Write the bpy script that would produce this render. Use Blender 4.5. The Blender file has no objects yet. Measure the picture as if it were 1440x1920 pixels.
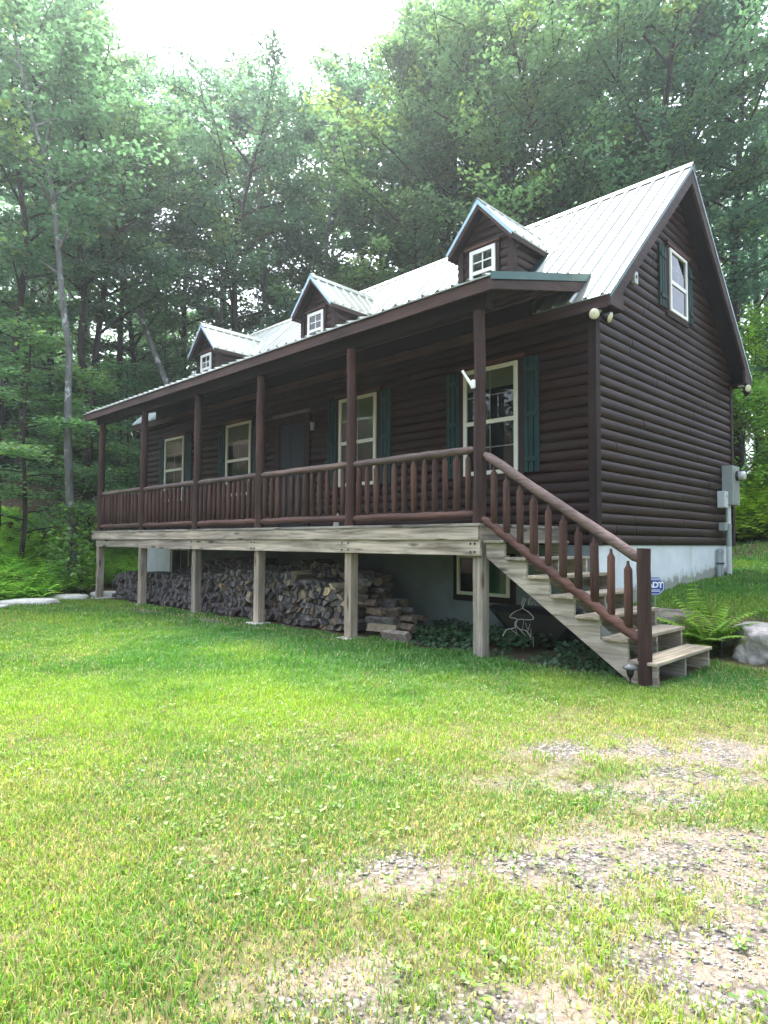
import bpy, bmesh, math, random
import numpy as np
from mathutils import Vector, Matrix, noise as mnoise

random.seed(7)
rng = np.random.default_rng(11)
scene = bpy.context.scene
COL = scene.collection
PI = math.pi

# ------------------------------------------------------------------ layout constants (metres)
CX, CY, CZ = 3.9547, -7.9279, -0.2249          # the photographer's eye
YAW, PITCH, ROLL = 0.7788, 0.0467, 0.0055
GZ = -1.57                                     # lawn level; deck floor is z = 0
HL, HW = 13.01, 5.524                          # cabin length and width
SLOPE = 0.9814                                 # main roof
EAVE_Y, EAVE_Z = -0.191, 2.965
RIDGE_Y = HW / 2
RIDGE_Z = EAVE_Z + SLOPE * (RIDGE_Y - EAVE_Y)
ZF = -0.248                                    # top of the foundation
def roof_z(y):
    return EAVE_Z + SLOPE * (min(y, HW - y) - EAVE_Y)
PSL = 0.29
def porch_z(y):
    return 2.787 + PSL * (y + 2.012)
POSTS = [-0.56, -2.785, -5.008, -7.033, -9.258, -11.453]
PY = -1.768

FW = np.array([-math.sin(YAW), math.cos(YAW)])
RT = np.array([math.cos(YAW), math.sin(YAW)])
def polar(a, f):
    """ground position f metres ahead of the photographer, a = sideways / ahead"""
    p = np.array([CX, CY]) + f * (FW + a * RT)
    return float(p[0]), float(p[1])
def cam_fs(x, y):
    dx, dy = x - CX, y - CY
    return dx * FW[0] + dy * FW[1], dx * RT[0] + dy * RT[1]

def sstep(a, b, x):
    t = np.clip((x - a) / (b - a), 0, 1)
    return t * t * (3 - 2 * t)

# ------------------------------------------------------------------ value noise for masks
_lat = rng.random((256, 256))
def vnoise(x, y, s):
    x = np.asarray(x) * s + 37.3; y = np.asarray(y) * s + 91.7
    xi = np.floor(x).astype(int); yi = np.floor(y).astype(int)
    fx = x - xi; fy = y - yi
    fx = fx * fx * (3 - 2 * fx); fy = fy * fy * (3 - 2 * fy)
    g = lambda i, j: _lat[i % 256, j % 256]
    return (g(xi, yi) * (1 - fx) + g(xi + 1, yi) * fx) * (1 - fy) + (g(xi, yi + 1) * (1 - fx) + g(xi + 1, yi + 1) * fx) * fy
def fbm(x, y, s, o=4):
    v = 0; a = 0.5; t = 0
    for k in range(o):
        v = v + a * vnoise(x + 13 * k, y - 7 * k, s * 2 ** k); t += a; a *= 0.55
    return v / t

# ------------------------------------------------------------------ terrain height
GD = np.array([-0.902, -0.431])
def gdist(x, y):
    """distance beyond the left edge of the lawn"""
    return (x + 10.75) * GD[0] + (y + 3.9) * GD[1]
def height(x, y):
    x = np.asarray(x, float); y = np.asarray(y, float)
    g = gdist(x, y)
    hl = np.interp(g, [-50, 0.1, 1.2, 4, 7.5, 12, 22, 45, 110], [GZ, GZ, -1.38, -0.62, 0.35, 2.2, 5.4, 12, 26])
    hr = np.interp(y, [-60, -0.5, 0.4, 1.0, 2.0, 2.7, 4.74, 8, 10.5, 14, 18, 26, 60, 120],
                   [GZ, GZ, -1.5, -1.12, -0.99, -0.93, -0.82, -0.5, -0.1, 1.9, 4.3, 7.2, 13, 22])
    w = sstep(-7.0, -0.6, x)
    h = hl * (1 - w) + hr * w
    inside = (x < 0.15) & (y < 0.6)
    near = (g < 0.1) & inside
    h = np.where(near, GZ + (h - GZ) * sstep(-0.35, 0.0, x) * sstep(-0.6, 0.6, y), h)
    rough = sstep(1.0, 8.0, np.maximum(g, (y - 8) * sstep(-3, 0, x)))
    h = h + rough * (fbm(x, y, 0.22) - 0.5) * 1.1 + 0.05 * (fbm(x, y, 0.5, 3) - 0.5) * sstep(-1.5, -3.5, y)
    # worn drive sinks a little towards the photographer's right
    return h

# bare, gravelly patches of the lawn
BARE = [(1.6, -4.1, 0.9, 0.26, 0.52, 0.95), (2.6, -3.35, 0.8, 0.28, 0.55, 1.0), (3.3, -2.9, 1.2, .4, .5, .8),
        (2.75, -5.2, 0.75, 0.22, 0.95, 0.8), (3.35, -5.55, 1.1, 0.26, 1.05, 0.95), (2.05, -6.0, 0.45, 0.16, 0.8, 0.7),
        (2.35, -6.6, 0.4, 0.14, 0.9, 0.75), (1.75, -4.85, 0.8, 0.2, 0.4, 0.55), (2.5, -4.4, 0.6, .2, .7, .45), (3.05, -6.1, 0.9, 0.16, 1.0, 0.6)]
def drive(x, y):
    """soft outline of the worn drive at the front right"""
    e1 = (x - 2.35) - (y + 6.9) * (1.35 - 2.35) / (-4.0 + 6.9)          # right of its left edge
    e2 = (-4.0 + (x - 1.35) * 0.83) - y                                 # in front of its far edge
    w = 0.35 * (fbm(x, y, 0.9, 3) - 0.5) * 2
    return sstep(-0.35, 0.45, e1 + w) * sstep(-0.3, 0.35, e2 + w)
def bare(x, y):
    x = np.asarray(x, float); y = np.asarray(y, float)
    v = np.zeros_like(x)
    for cx, cy, a, b, ang, w in BARE:
        c, s = math.cos(ang), math.sin(ang)
        u = ((x - cx) * c + (y - cy) * s) / a; t = (-(x - cx) * s + (y - cy) * c) / b
        v = np.maximum(v, w * np.exp(-(u * u + t * t) * 0.9))
    # trodden strip in front of the deck posts
    st = np.exp(-((y + 1.95 - 0.05 * (x + 3)) / 0.20) ** 2) * sstep(-10.5, -8.5, x) * sstep(-1.6, -3.2, x)
    dv = drive(x, y)
    v = np.maximum(0.48 * v + 0.24 * dv, 0.8 * st)
    n = 0.55 * fbm(x, y, 1.9) + 0.45 * fbm(x + 5, y, 6.0, 3)
    return np.clip(v * (0.1 + 1.6 * n) + (n - 0.5) * 1.3 * (v > 0.12) * v, 0, 1)
def dryness(x, y):
    """0 lush green, 1 straw; grows towards the worn drive at the front right"""
    f, s = cam_fs(np.asarray(x, float), np.asarray(y, float))
    a = s / np.maximum(f, 0.5)
    d = sstep(6.4, 3.0, f + 1.7 * a * -1.0 - 0.8) * 0.75 + 0.5 * sstep(5.8, 3.6, f) * sstep(-0.1, 0.4, a)
    d = d + 0.30 * (fbm(x, y, 0.55) - 0.5) * 2
    return np.clip(d + 0.15 * sstep(-0.3, -0.55, a), 0, 1)

# ------------------------------------------------------------------ object helpers
def wl(o):
    v = Vector((0, 0, 0))
    while o is not None:
        v = v + Vector(o.location); o = o.parent
    return v
def tag(o, label=None, cat=None, group=None, kind=None):
    if label: o['label'] = label
    if cat: o['category'] = cat
    if group: o['group'] = group
    if kind: o['kind'] = kind
    return o
def empty(name, loc, label=None, cat=None, group=None):
    o = bpy.data.objects.new(name, None); COL.objects.link(o)
    o.location = loc; o.empty_display_size = 0.2
    return tag(o, label, cat, group)

class MB:
    def __init__(s): s.v = []; s.f = []; s.sm = []
    def add(s, vs, fs, smooth=False):
        n = len(s.v); s.v += [tuple(p) for p in vs]
        s.f += [tuple(i + n for i in f) for f in fs]; s.sm += [smooth] * len(fs)
    def box(s, x0, x1, y0, y1, z0, z1, m=None):
        vs = [(x, y, z) for x in (x0, x1) for y in (y0, y1) for z in (z0, z1)]
        if m: vs = [m(*p) for p in vs]
        s.add(vs, [(0, 1, 3, 2), (4, 6, 7, 5), (0, 4, 5, 1), (2, 3, 7, 6), (0, 2, 6, 4), (1, 5, 7, 3)])
    def prism(s, poly, d0, d1, m):
        """poly of (a,b); m(a,b,d) -> xyz"""
        n = len(poly)
        vs = [m(a, b, d0) for a, b in poly] + [m(a, b, d1) for a, b in poly]
        s.add(vs, [tuple(range(n - 1, -1, -1)), tuple(range(n, 2 * n))] + [(i, (i + 1) % n, n + (i + 1) % n, n + i) for i in range(n)])
    def tube(s, pts, rad, n=10, caps=True, smooth=True, wob=0.0):
        pts = [Vector(p) for p in pts]
        if not hasattr(rad, '__len__'): rad = [rad] * len(pts)
        vs = []; fs = []; up = None
        for i, p in enumerate(pts):
            d = (pts[min(i + 1, len(pts) - 1)] - pts[max(i - 1, 0)]).normalized()
            if up is None:
                up = Vector((0, 0, 1)) if abs(d.z) < 0.9 else Vector((1, 0, 0))
            a = (up - d * up.dot(d)).normalized(); b = d.cross(a); up = a
            for k in range(n):
                t = 2 * PI * k / n
                r = rad[i] * (1 + (random.uniform(-wob, wob) if wob else 0))
                vs.append(p + (a * math.cos(t) + b * math.sin(t)) * r)
        for i in range(len(pts) - 1):
            for k in range(n):
                fs.append((i * n + k, i * n + (k + 1) % n, (i + 1) * n + (k + 1) % n, (i + 1) * n + k))
        s.add(vs, fs, smooth)
        if caps:
            m = len(pts) - 1
            s.add([vs[k] for k in range(n)], [tuple(range(n - 1, -1, -1))])
            s.add([vs[m * n + k] for k in range(n)], [tuple(range(n))])
    def lathe(s, prof, c, n=16, axis='z', smooth=True, M=None):
        vs = []; fs = []
        for r, h in prof:
            for k in range(n):
                t = 2 * PI * k / n
                p = Vector((r * math.cos(t), r * math.sin(t), h))
                if M is not None: p = M @ p
                vs.append(Vector(c) + p)
        for i in range(len(prof) - 1):
            for k in range(n):
                fs.append((i * n + k, i * n + (k + 1) % n, (i + 1) * n + (k + 1) % n, (i + 1) * n + k))
        fs.append(tuple(range(n - 1, -1, -1))); fs.append(tuple((len(prof) - 1) * n + k for k in range(n)))
        s.add(vs, fs, smooth)
    def build(s, name, mat, parent=None, origin=None, bevel=0, normals=True):
        o0 = wl(parent) if parent is not None else Vector(origin or (0, 0, 0))
        me = bpy.data.meshes.new(name)
        me.from_pydata([tuple(Vector(p) - o0) for p in s.v], [], s.f)
        me.polygons.foreach_set('use_smooth', s.sm)
        if normals:
            bm = bmesh.new(); bm.from_mesh(me)
            bmesh.ops.recalc_face_normals(bm, faces=bm.faces); bm.to_mesh(me); bm.free()
        me.materials.append(mat); me.update()
        o = bpy.data.objects.new(name, me); COL.objects.link(o)
        if parent is not None: o.parent = parent
        else: o.location = o0
        if bevel:
            b = o.modifiers.new('bevel', 'BEVEL'); b.width = bevel; b.segments = 2; b.limit_method = 'ANGLE'; b.angle_limit = 0.7
        return o
def boxpart(name, mat, parent, dims, bevel=0.004):
    m = MB(); m.box(*dims); return m.build(name, mat, parent, bevel=bevel)

def np_mesh(name, V, F, mat, parent=None, loc=(0, 0, 0), col=None, smooth=False):
    """V (n,3), F list of (m,k) index arrays"""
    me = bpy.data.meshes.new(name)
    me.vertices.add(len(V)); me.vertices.foreach_set('co', np.ascontiguousarray(V, np.float32).ravel())
    loops = np.concatenate([f.ravel() for f in F]).astype(np.int32)
    counts = np.concatenate([np.full(len(f), f.shape[1], np.int32) for f in F])
    starts = np.concatenate([[0], np.cumsum(counts)[:-1]]).astype(np.int32)
    me.loops.add(len(loops)); me.loops.foreach_set('vertex_index', loops)
    me.polygons.add(len(counts)); me.polygons.foreach_set('loop_start', starts); me.polygons.foreach_set('loop_total', counts)
    if smooth: me.polygons.foreach_set('use_smooth', np.ones(len(counts), bool))
    if col is not None:
        at = me.color_attributes.new('tint', 'FLOAT_COLOR', 'POINT')
        c = np.ones((len(V), 4), np.float32); c[:, :3] = col; at.data.foreach_set('color', c.ravel())
    me.materials.append(mat); me.update(calc_edges=True); me.validate()
    o = bpy.data.objects.new(name, me); COL.objects.link(o)
    if parent is not None: o.parent = parent
    o.location = loc
    return o

# ------------------------------------------------------------------ material helpers
class NT:
    def __init__(s, name):
        s.m = bpy.data.materials.new(name); s.m.use_nodes = True
        s.t = s.m.node_tree; s.t.nodes.clear()
        s.out = s.n('ShaderNodeOutputMaterial')
    def n(s, typ, **kw):
        x = s.t.nodes.new(typ)
        for k, v in kw.items():
            if k in x.inputs: 
                pass
            setattr(x, k, v)
        return x
    def l(s, a, b): s.t.links.new(a, b)
    def coord(s, scale, out='Object', rnd=True):
        tc = s.n('ShaderNodeTexCoord'); mp = s.n('ShaderNodeMapping'); mp.inputs['Scale'].default_value = scale
        s.l(tc.outputs[out], mp.inputs['Vector'])
        if rnd:
            oi = s.n('ShaderNodeObjectInfo'); ml = s.n('ShaderNodeMath', operation='MULTIPLY'); ml.inputs[1].default_value = 53.0
            s.l(oi.outputs['Random'], ml.inputs[0]); s.l(ml.outputs[0], mp.inputs['Location'])
        return mp.outputs['Vector']
    def noise(s, vec, scale=1.0, detail=6, rough=0.6, dist=0.0):
        x = s.n('ShaderNodeTexNoise'); x.inputs['Scale'].default_value = scale; x.inputs['Detail'].default_value = detail
        x.inputs['Roughness'].default_value = rough; x.inputs['Distortion'].default_value = dist
        s.l(vec, x.inputs['Vector']); return x.outputs['Fac']
    def ramp(s, fac, stops):
        r = s.n('ShaderNodeValToRGB'); e = r.color_ramp.elements
        while len(e) < len(stops): e.new(0.5)
        for el, (p, c) in zip(e, stops):
            el.position = p; el.color = (*c, 1) if len(c) == 3 else c
        s.l(fac, r.inputs['Fac']); return r.outputs['Color']
    def mix(s, fac, a, b, mode='MIX'):
        x = s.n('ShaderNodeMix', data_type='RGBA', blend_type=mode)
        for sock, v in ((x.inputs[0], fac), (x.inputs[6], a), (x.inputs[7], b)):
            if hasattr(v, 'links') or hasattr(v, 'is_linked'): s.l(v, sock)
            else: sock.default_value = v if not isinstance(v, tuple) else (*v, 1)
        return x.outputs[2]
    def bump(s, h, strength=0.3, dist=0.01):
        b = s.n('ShaderNodeBump'); b.inputs['Strength'].default_value = strength; b.inputs['Distance'].default_value = dist
        s.l(h, b.inputs['Height']); return b.outputs['Normal']
    def pbr(s, color, rough=0.6, metal=0.0, normal=None, spec=0.5, **kw):
        p = s.n('ShaderNodeBsdfPrincipled')
        if isinstance(color, tuple): p.inputs['Base Color'].default_value = (*color, 1)
        else: s.l(color, p.inputs['Base Color'])
        if hasattr(rough, 'is_linked'): s.l(rough, p.inputs['Roughness'])
        else: p.inputs['Roughness'].default_value = rough
        p.inputs['Metallic'].default_value = metal; p.inputs['Specular IOR Level'].default_value = spec
        if normal is not None: s.l(normal, p.inputs['Normal'])
        for k, v in kw.items(): p.inputs[k].default_value = v
        s.l(p.outputs[0], s.out.inputs['Surface']); return p

def wood(name, dark, light, axis='x', across=16.0, along=0.8, rough=0.75, bump=0.35, worn=None, worn_at=0.66, knots=None, spec=0.3, blotch=1.2):
    t = NT(name)
    sc = {'x': (along, across, across), 'y': (across, along, across), 'z': (across, across, along)}[axis]
    v = t.coord(sc)
    g = t.noise(v, 1.0, 9, 0.65, 1.2)
    c = t.ramp(g, [(0.32, dark), (0.68, light)])
    v2 = t.coord((1, 1, 1))
    big = t.noise(v2, blotch, 4, 0.55)
    c = t.mix(1.0, c, t.ramp(big, [(0.3, (0.62, 0.62, 0.64)), (0.7, (1.22, 1.18, 1.15))]), 'MULTIPLY')
    oi = t.n('ShaderNodeObjectInfo')
    c = t.mix(1.0, c, t.ramp(oi.outputs['Random'], [(0, (0.82, 0.84, 0.88)), (1, (1.2, 1.12, 1.08))]), 'MULTIPLY')
    if knots:
        kv = t.coord({'x': (1.6, 7, 7), 'y': (7, 1.6, 7), 'z': (7, 7, 1.6)}[axis])
        vo = t.n('ShaderNodeTexVoronoi'); vo.inputs['Scale'].default_value = 1.0; t.l(kv, vo.inputs['Vector'])
        k = t.ramp(vo.outputs['Distance'], [(0.10, (1, 1, 1)), (0.22, (0, 0, 0))])
        c = t.mix(k, c, knots)
    if worn:
        wv = t.coord({'x': (3, 22, 22), 'y': (22, 3, 22), 'z': (22, 22, 3)}[axis])
        w = t.noise(wv, 1.0, 5, 0.7)
        c = t.mix(t.ramp(w, [(worn_at, (0, 0, 0)), (worn_at + 0.05, (1, 1, 1))]), c, worn)
    t.pbr(c, rough, 0, t.bump(g, bump, 0.006), spec)
    return t.m
def plain(name, color, rough=0.5, metal=0.0, spec=0.5, var=0.12, scale=6.0, bump=0.0):
    t = NT(name); v = t.coord((1, 1, 1)); g = t.noise(v, scale, 6, 0.6)
    lo = tuple(c * (1 - var) for c in color); hi = tuple(min(1, c * (1 + var)) for c in color)
    c = t.ramp(g, [(0.3, lo), (0.7, hi)])
    t.pbr(c, rough, metal, t.bump(g, bump, 0.01) if bump else None, spec)
    return t.m

LOG_D, LOG_L = (0.0105, 0.0040, 0.0030), (0.0290, 0.0128, 0.0092)
M = {}
# log siding: rows differ a little along their height
def siding_mat():
    t = NT('log_siding_stain')
    g = t.noise(t.coord((1.2, 1.2, 40), rnd=False), 1.0, 8, 0.65, 0.6)
    c = t.ramp(g, [(0.3, LOG_D), (0.72, LOG_L)])
    row = t.noise(t.coord((0.22, 0.22, 7.04), rnd=False), 1.0, 1, 0.4)
    c = t.mix(1.0, c, t.ramp(row, [(0.3, (0.6, 0.6, 0.64)), (0.7, (1.5, 1.36, 1.25))]), 'MULTIPLY')
    fade = t.noise(t.coord((0.9, 0.9, 1.6), rnd=False), 1.0, 5, 0.6)
    c = t.mix(t.ramp(fade, [(0.5, (0, 0, 0)), (0.75, (0.75, 0.75, 0.75))]), c, (0.034, 0.024, 0.020))
    chip = t.noise(t.coord((14, 14, 30), rnd=False), 1.0, 3, 0.5)
    c = t.mix(t.ramp(chip, [(0.76, (0, 0, 0)), (0.79, (0.6, 0.6, 0.6))]), c, (0.16, 0.13, 0.11))
    t.pbr(c, 0.62, 0, t.bump(g, 0.35, 0.006), 0.35)
    return t.m
M['siding'] = siding_mat()
M['brown_x'] = wood('brown_board_along', (0.046, 0.026, 0.023), (0.096, 0.060, 0.053), 'x', worn=(0.19, 0.16, 0.15), worn_at=0.72)
M['brown_y'] = wood('brown_board_deep', (0.040, 0.026, 0.025), (0.086, 0.060, 0.055), 'y', worn=(0.18, 0.15, 0.14), worn_at=0.72)
M['brown_z'] = wood('brown_board_upright', (0.018, 0.011, 0.0105), (0.040, 0.026, 0.024), 'z', worn=(0.13, 0.12, 0.11), worn_at=0.76)
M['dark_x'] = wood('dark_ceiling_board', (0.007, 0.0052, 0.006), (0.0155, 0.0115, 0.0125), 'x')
M['post'] = wood('round_post_stain', (0.032, 0.0155, 0.0135), (0.075, 0.042, 0.036), 'z', across=12, worn=(0.26, 0.20, 0.18), worn_at=0.74)
M['baluster'] = wood('baluster_stain', (0.046, 0.022, 0.018), (0.112, 0.062, 0.050), 'z', across=18, worn=(0.34, 0.26, 0.22), worn_at=0.72)
M['rail'] = wood('rail_weathered', (0.070, 0.048, 0.044), (0.20, 0.155, 0.145), 'x', across=24, worn=(0.5, 0.44, 0.42), worn_at=0.69)
M['rail_red'] = wood('rail_red_stain', (0.055, 0.025, 0.020), (0.14, 0.078, 0.064), 'x', across=16, worn=(0.42, 0.30, 0.26), worn_at=0.72)
M['rail_y'] = wood('rail_weathered_deep', (0.070, 0.048, 0.044), (0.20, 0.155, 0.145), 'y', across=24)
M['grey_x'] = wood('grey_timber_along', (0.14, 0.122, 0.10), (0.53, 0.495, 0.43), 'x', across=14, along=0.9, rough=0.85, bump=0.5, knots=(0.06, 0.048, 0.04), blotch=1.0)
M['grey_y'] = wood('grey_timber_deep', (0.16, 0.14, 0.115), (0.44, 0.41, 0.35), 'y', across=14, rough=0.85, bump=0.5, knots=(0.07, 0.055, 0.045))
M['grey_z'] = wood('grey_timber_upright', (0.17, 0.145, 0.115), (0.46, 0.41, 0.335), 'z', across=13, rough=0.85, bump=0.5, worn=(0.30, 0.17, 0.08), worn_at=0.68, knots=(0.10, 0.07, 0.05))
M['tread'] = wood('mossy_tread', (0.16, 0.145, 0.10), (0.42, 0.39, 0.31), 'y', across=15, rough=0.9, bump=0.5, worn=(0.20, 0.19, 0.07), worn_at=0.66)
M['white'] = plain('white_vinyl', (0.78, 0.78, 0.74), 0.4, var=0.04)
M['cream'] = plain('cream_vinyl', (0.66, 0.66, 0.56), 0.4, var=0.04)
M['teal'] = wood('teal_shutter', (0.008, 0.036, 0.036), (0.017, 0.064, 0.060), 'z', across=20, bump=0.2, spec=0.4)
M['door'] = plain('dark_teal_door', (0.006, 0.013, 0.019), 0.6)
M['dark'] = plain('dark_room', (0.012, 0.014, 0.016), 0.9)
M['blind'] = plain('cream_blind', (0.34, 0.36, 0.25), 0.8, var=0.08)
M['greencloth'] = plain('green_curtain', (0.01, 0.16, 0.085), 0.8, var=0.25, scale=3)
M['black'] = plain('black_plastic', (0.012, 0.012, 0.014), 0.45)
M['blackmetal'] = plain('black_metal', (0.03, 0.03, 0.032), 0.35, 0.6)
M['greymetal'] = plain('grey_painted_metal', (0.30, 0.34, 0.335), 0.45, 0.2, var=0.06)
M['dimmetal'] = plain('dull_grey_metal', (0.10, 0.105, 0.11), 0.45, 0.3)
M['pvc'] = plain('pale_grey_conduit', (0.52, 0.56, 0.57), 0.45, var=0.06)
M['greypvc'] = plain('grey_conduit', (0.25, 0.28, 0.29), 0.5, var=0.08)
M['blue'] = plain('blue_sign_enamel', (0.012, 0.055, 0.30), 0.35, var=0.05)
M['signwhite'] = plain('white_sign_enamel', (0.82, 0.84, 0.86), 0.4, var=0.02)
M['lens'] = plain('yellowed_lens', (0.62, 0.62, 0.42), 0.25, var=0.15, scale=30)
M['meterglass'] = plain('meter_dome', (0.55, 0.58, 0.56), 0.08, var=0.2, scale=12)
M['wire'] = plain('rusty_white_wire', (0.5, 0.48, 0.44), 0.6, var=0.2, scale=20)

def roof_mat(name, base):
    t = NT(name)
    g = t.noise(t.coord((1.0, 0.35, 0.35), rnd=False), 1.0, 5, 0.6)
    c = t.ramp(g, [(0.3, tuple(x * 0.8 for x in base)), (0.7, tuple(x * 1.2 for x in base))])
    stv = t.noise(t.coord((5, 0.5, 0.5), rnd=False), 1.0, 6, 0.7)
    c = t.mix(1.0, c, t.ramp(stv, [(0.32, (0.72, 0.74, 0.72)), (0.55, (1.05, 1.05, 1.05))]), 'MULTIPLY')
    sp = t.noise(t.coord((9, 9, 9), rnd=False), 1.0, 4, 0.6)
    r = t.n('ShaderNodeMapRange'); r.inputs[1].default_value = 0.3; r.inputs[2].default_value = 0.7; r.inputs[3].default_value = 0.30; r.inputs[4].default_value = 0.42
    t.l(sp, r.inputs[0])
    t.pbr(c, r.outputs[0], 0.55, t.bump(g, 0.25, 0.03), 0.6)
    return t.m
M['roof'] = roof_mat('pale_green_roof_metal', (0.31, 0.345, 0.32))
M['rooftrim'] = roof_mat('green_roof_trim', (0.030, 0.082, 0.078))
M['trimpale'] = roof_mat('pale_roof_trim', (0.30, 0.42, 0.50))

def foundation_mat():
    t = NT('painted_foundation')
    v = t.coord((1, 1, 1), rnd=False); g = t.noise(v, 2.2, 7, 0.65)
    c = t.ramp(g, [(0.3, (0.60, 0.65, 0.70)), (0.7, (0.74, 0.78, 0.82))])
    st = t.noise(t.coord((2.5, 2.5, 0.6), rnd=False), 1.0, 6, 0.7)
    c = t.mix(t.ramp(st, [(0.55, (0, 0, 0)), (0.78, (0.5, 0.5, 0.5))]), c, (0.36, 0.37, 0.33))
    # splash dirt along the soil line
    ge = t.n('ShaderNodeNewGeometry'); sx = t.n('ShaderNodeSeparateXYZ'); t.l(ge.outputs['Position'], sx.inputs[0])
    fy = t.n('ShaderNodeMapRange'); fy.inputs[1].default_value = 0.0; fy.inputs[2].default_value = 5.0; fy.inputs[3].default_value = -1.24; fy.inputs[4].default_value = -0.90
    t.l(sx.outputs['Y'], fy.inputs[0])
    d = t.n('ShaderNodeMath', operation='SUBTRACT'); t.l(sx.outputs['Z'], d.inputs[0]); t.l(fy.outputs[0], d.inputs[1])
    nn = t.noise(t.coord((6, 6, 6), rnd=False), 1.0, 6, 0.7)
    a = t.n('ShaderNodeMath', operation='MULTIPLY_ADD'); t.l(nn, a.inputs[0]); a.inputs[1].default_value = -0.5; t.l(d.outputs[0], a.inputs[2])
    gx_ = t.n('ShaderNodeMath', operation='GREATER_THAN'); gx_.inputs[1].default_value = -0.05; t.l(sx.outputs['X'], gx_.inputs[0])
    dm = t.mix(1.0, t.ramp(a.outputs[0], [(0.0, (0.8, 0.8, 0.8)), (0.035, (0.3, 0.3, 0.3)), (0.14, (0, 0, 0))]), gx_.outputs[0], 'MULTIPLY')
    c = t.mix(dm, c, (0.20, 0.20, 0.15))
    t.pbr(c, 0.85, 0, t.bump(g, 0.25, 0.02), 0.2)
    return t.m
M['found'] = foundation_mat()
M['wall_shade'] = plain('shade_grey_wall', (0.17, 0.21, 0.205), 0.9, var=0.2, scale=2.5, bump=0.3)  # under-deck shade put into the wall colour as a darker grey

def glass_mat():
    t = NT('window_glass')
    f = t.n('ShaderNodeFresnel'); f.inputs['IOR'].default_value = 1.6
    tr = t.n('ShaderNodeBsdfTransparent'); tr.inputs[0].default_value = (0.7, 0.76, 0.74, 1)
    gl = t.n('ShaderNodeBsdfGlossy'); gl.inputs['Roughness'].default_value = 0.02
    g = t.noise(t.coord((2, 2, 2)), 1.0, 3, 0.5); t.l(t.bump(g, 0.03, 0.02), gl.inputs['Normal'])
    mx = t.n('ShaderNodeMixShader'); t.l(f.outputs[0], mx.inputs[0]); t.l(tr.outputs[0], mx.inputs[1]); t.l(gl.outputs[0], mx.inputs[2])
    t.l(mx.outputs[0], t.out.inputs['Surface']); return t.m
M['glass'] = glass_mat()

def leaf_mat(name, base, trans=0.4, hue=0.1, attr=True, rough=0.5):
    """diffuse + translucent leaf; the tint attribute carries each leaf's own colour factor"""
    t = NT(name)
    c = None
    if attr:
        a = t.n('ShaderNodeAttribute', attribute_name='tint')
        c = t.mix(1.0, a.outputs['Color'], base, 'MULTIPLY')
    oi = t.n('ShaderNodeObjectInfo')
    c = t.mix(1.0, c, t.ramp(oi.outputs['Random'], [(0.0, (1 - hue, 1 - hue * 0.6, 1.0)), (0.5, (1, 1, 1)), (1.0, (1 + hue * 1.6, 1 + hue, 1 - hue))]), 'MULTIPLY')
    d = t.n('ShaderNodeBsdfDiffuse'); t.l(c, d.inputs[0])
    tr = t.n('ShaderNodeBsdfTranslucent'); t.l(t.mix(1.0, c, (1.25, 1.3, 0.75), 'MULTIPLY'), tr.inputs[0])
    mx = t.n('ShaderNodeMixShader'); mx.inputs[0].default_value = trans
    t.l(d.outputs[0], mx.inputs[1]); t.l(tr.outputs[0], mx.inputs[2])
    gl = t.n('ShaderNodeBsdfGlossy'); gl.inputs['Roughness'].default_value = rough; gl.inputs[0].default_value = (1, 1, 1, 1)
    m2 = t.n('ShaderNodeMixShader'); m2.inputs[0].default_value = 0.035
    t.l(mx.outputs[0], m2.inputs[1]); t.l(gl.outputs[0], m2.inputs[2])
    t.l(m2.outputs[0], t.out.inputs['Surface']); return t.m
M['leaf'] = leaf_mat('tree_leaf', (0.100, 0.200, 0.148), 0.52)
M['leaf_far'] = leaf_mat('far_leaf', (0.115, 0.215, 0.150), 0.5)
M['leaf_low'] = leaf_mat('understory_leaf', (0.13, 0.26, 0.085), 0.5)
M['fern'] = leaf_mat('fern_frond', (0.17, 0.33, 0.075), 0.5)
M['grass'] = leaf_mat('grass_blade', (1.0, 1.0, 1.0), 0.45, hue=0.0)
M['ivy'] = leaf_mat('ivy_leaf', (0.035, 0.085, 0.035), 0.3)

def bark(name, dark, light, pale=None, lichen=0.6):
    t = NT(name)
    g = t.noise(t.coord((9, 9, 1.6)), 1.0, 8, 0.7, 0.5)
    c = t.ramp(g, [(0.35, dark), (0.7, light)])
    if pale:
        p = t.noise(t.coord((3, 3, 2.2)), 1.0, 5, 0.65)
        c = t.mix(t.ramp(p, [(lichen - 0.06, (0, 0, 0)), (lichen + 0.02, (1, 1, 1))]), c, pale)
    t.pbr(c, 0.9, 0, t.bump(g, 0.6, 0.02), 0.2); return t.m
M['bark_dark'] = bark('dark_bark', (0.022, 0.018, 0.016), (0.070, 0.058, 0.050), (0.16, 0.16, 0.15), 0.72)
M['bark_pale'] = bark('pale_bark', (0.085, 0.082, 0.08), (0.23, 0.228, 0.22), (0.42, 0.43, 0.42), 0.64)

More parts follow.
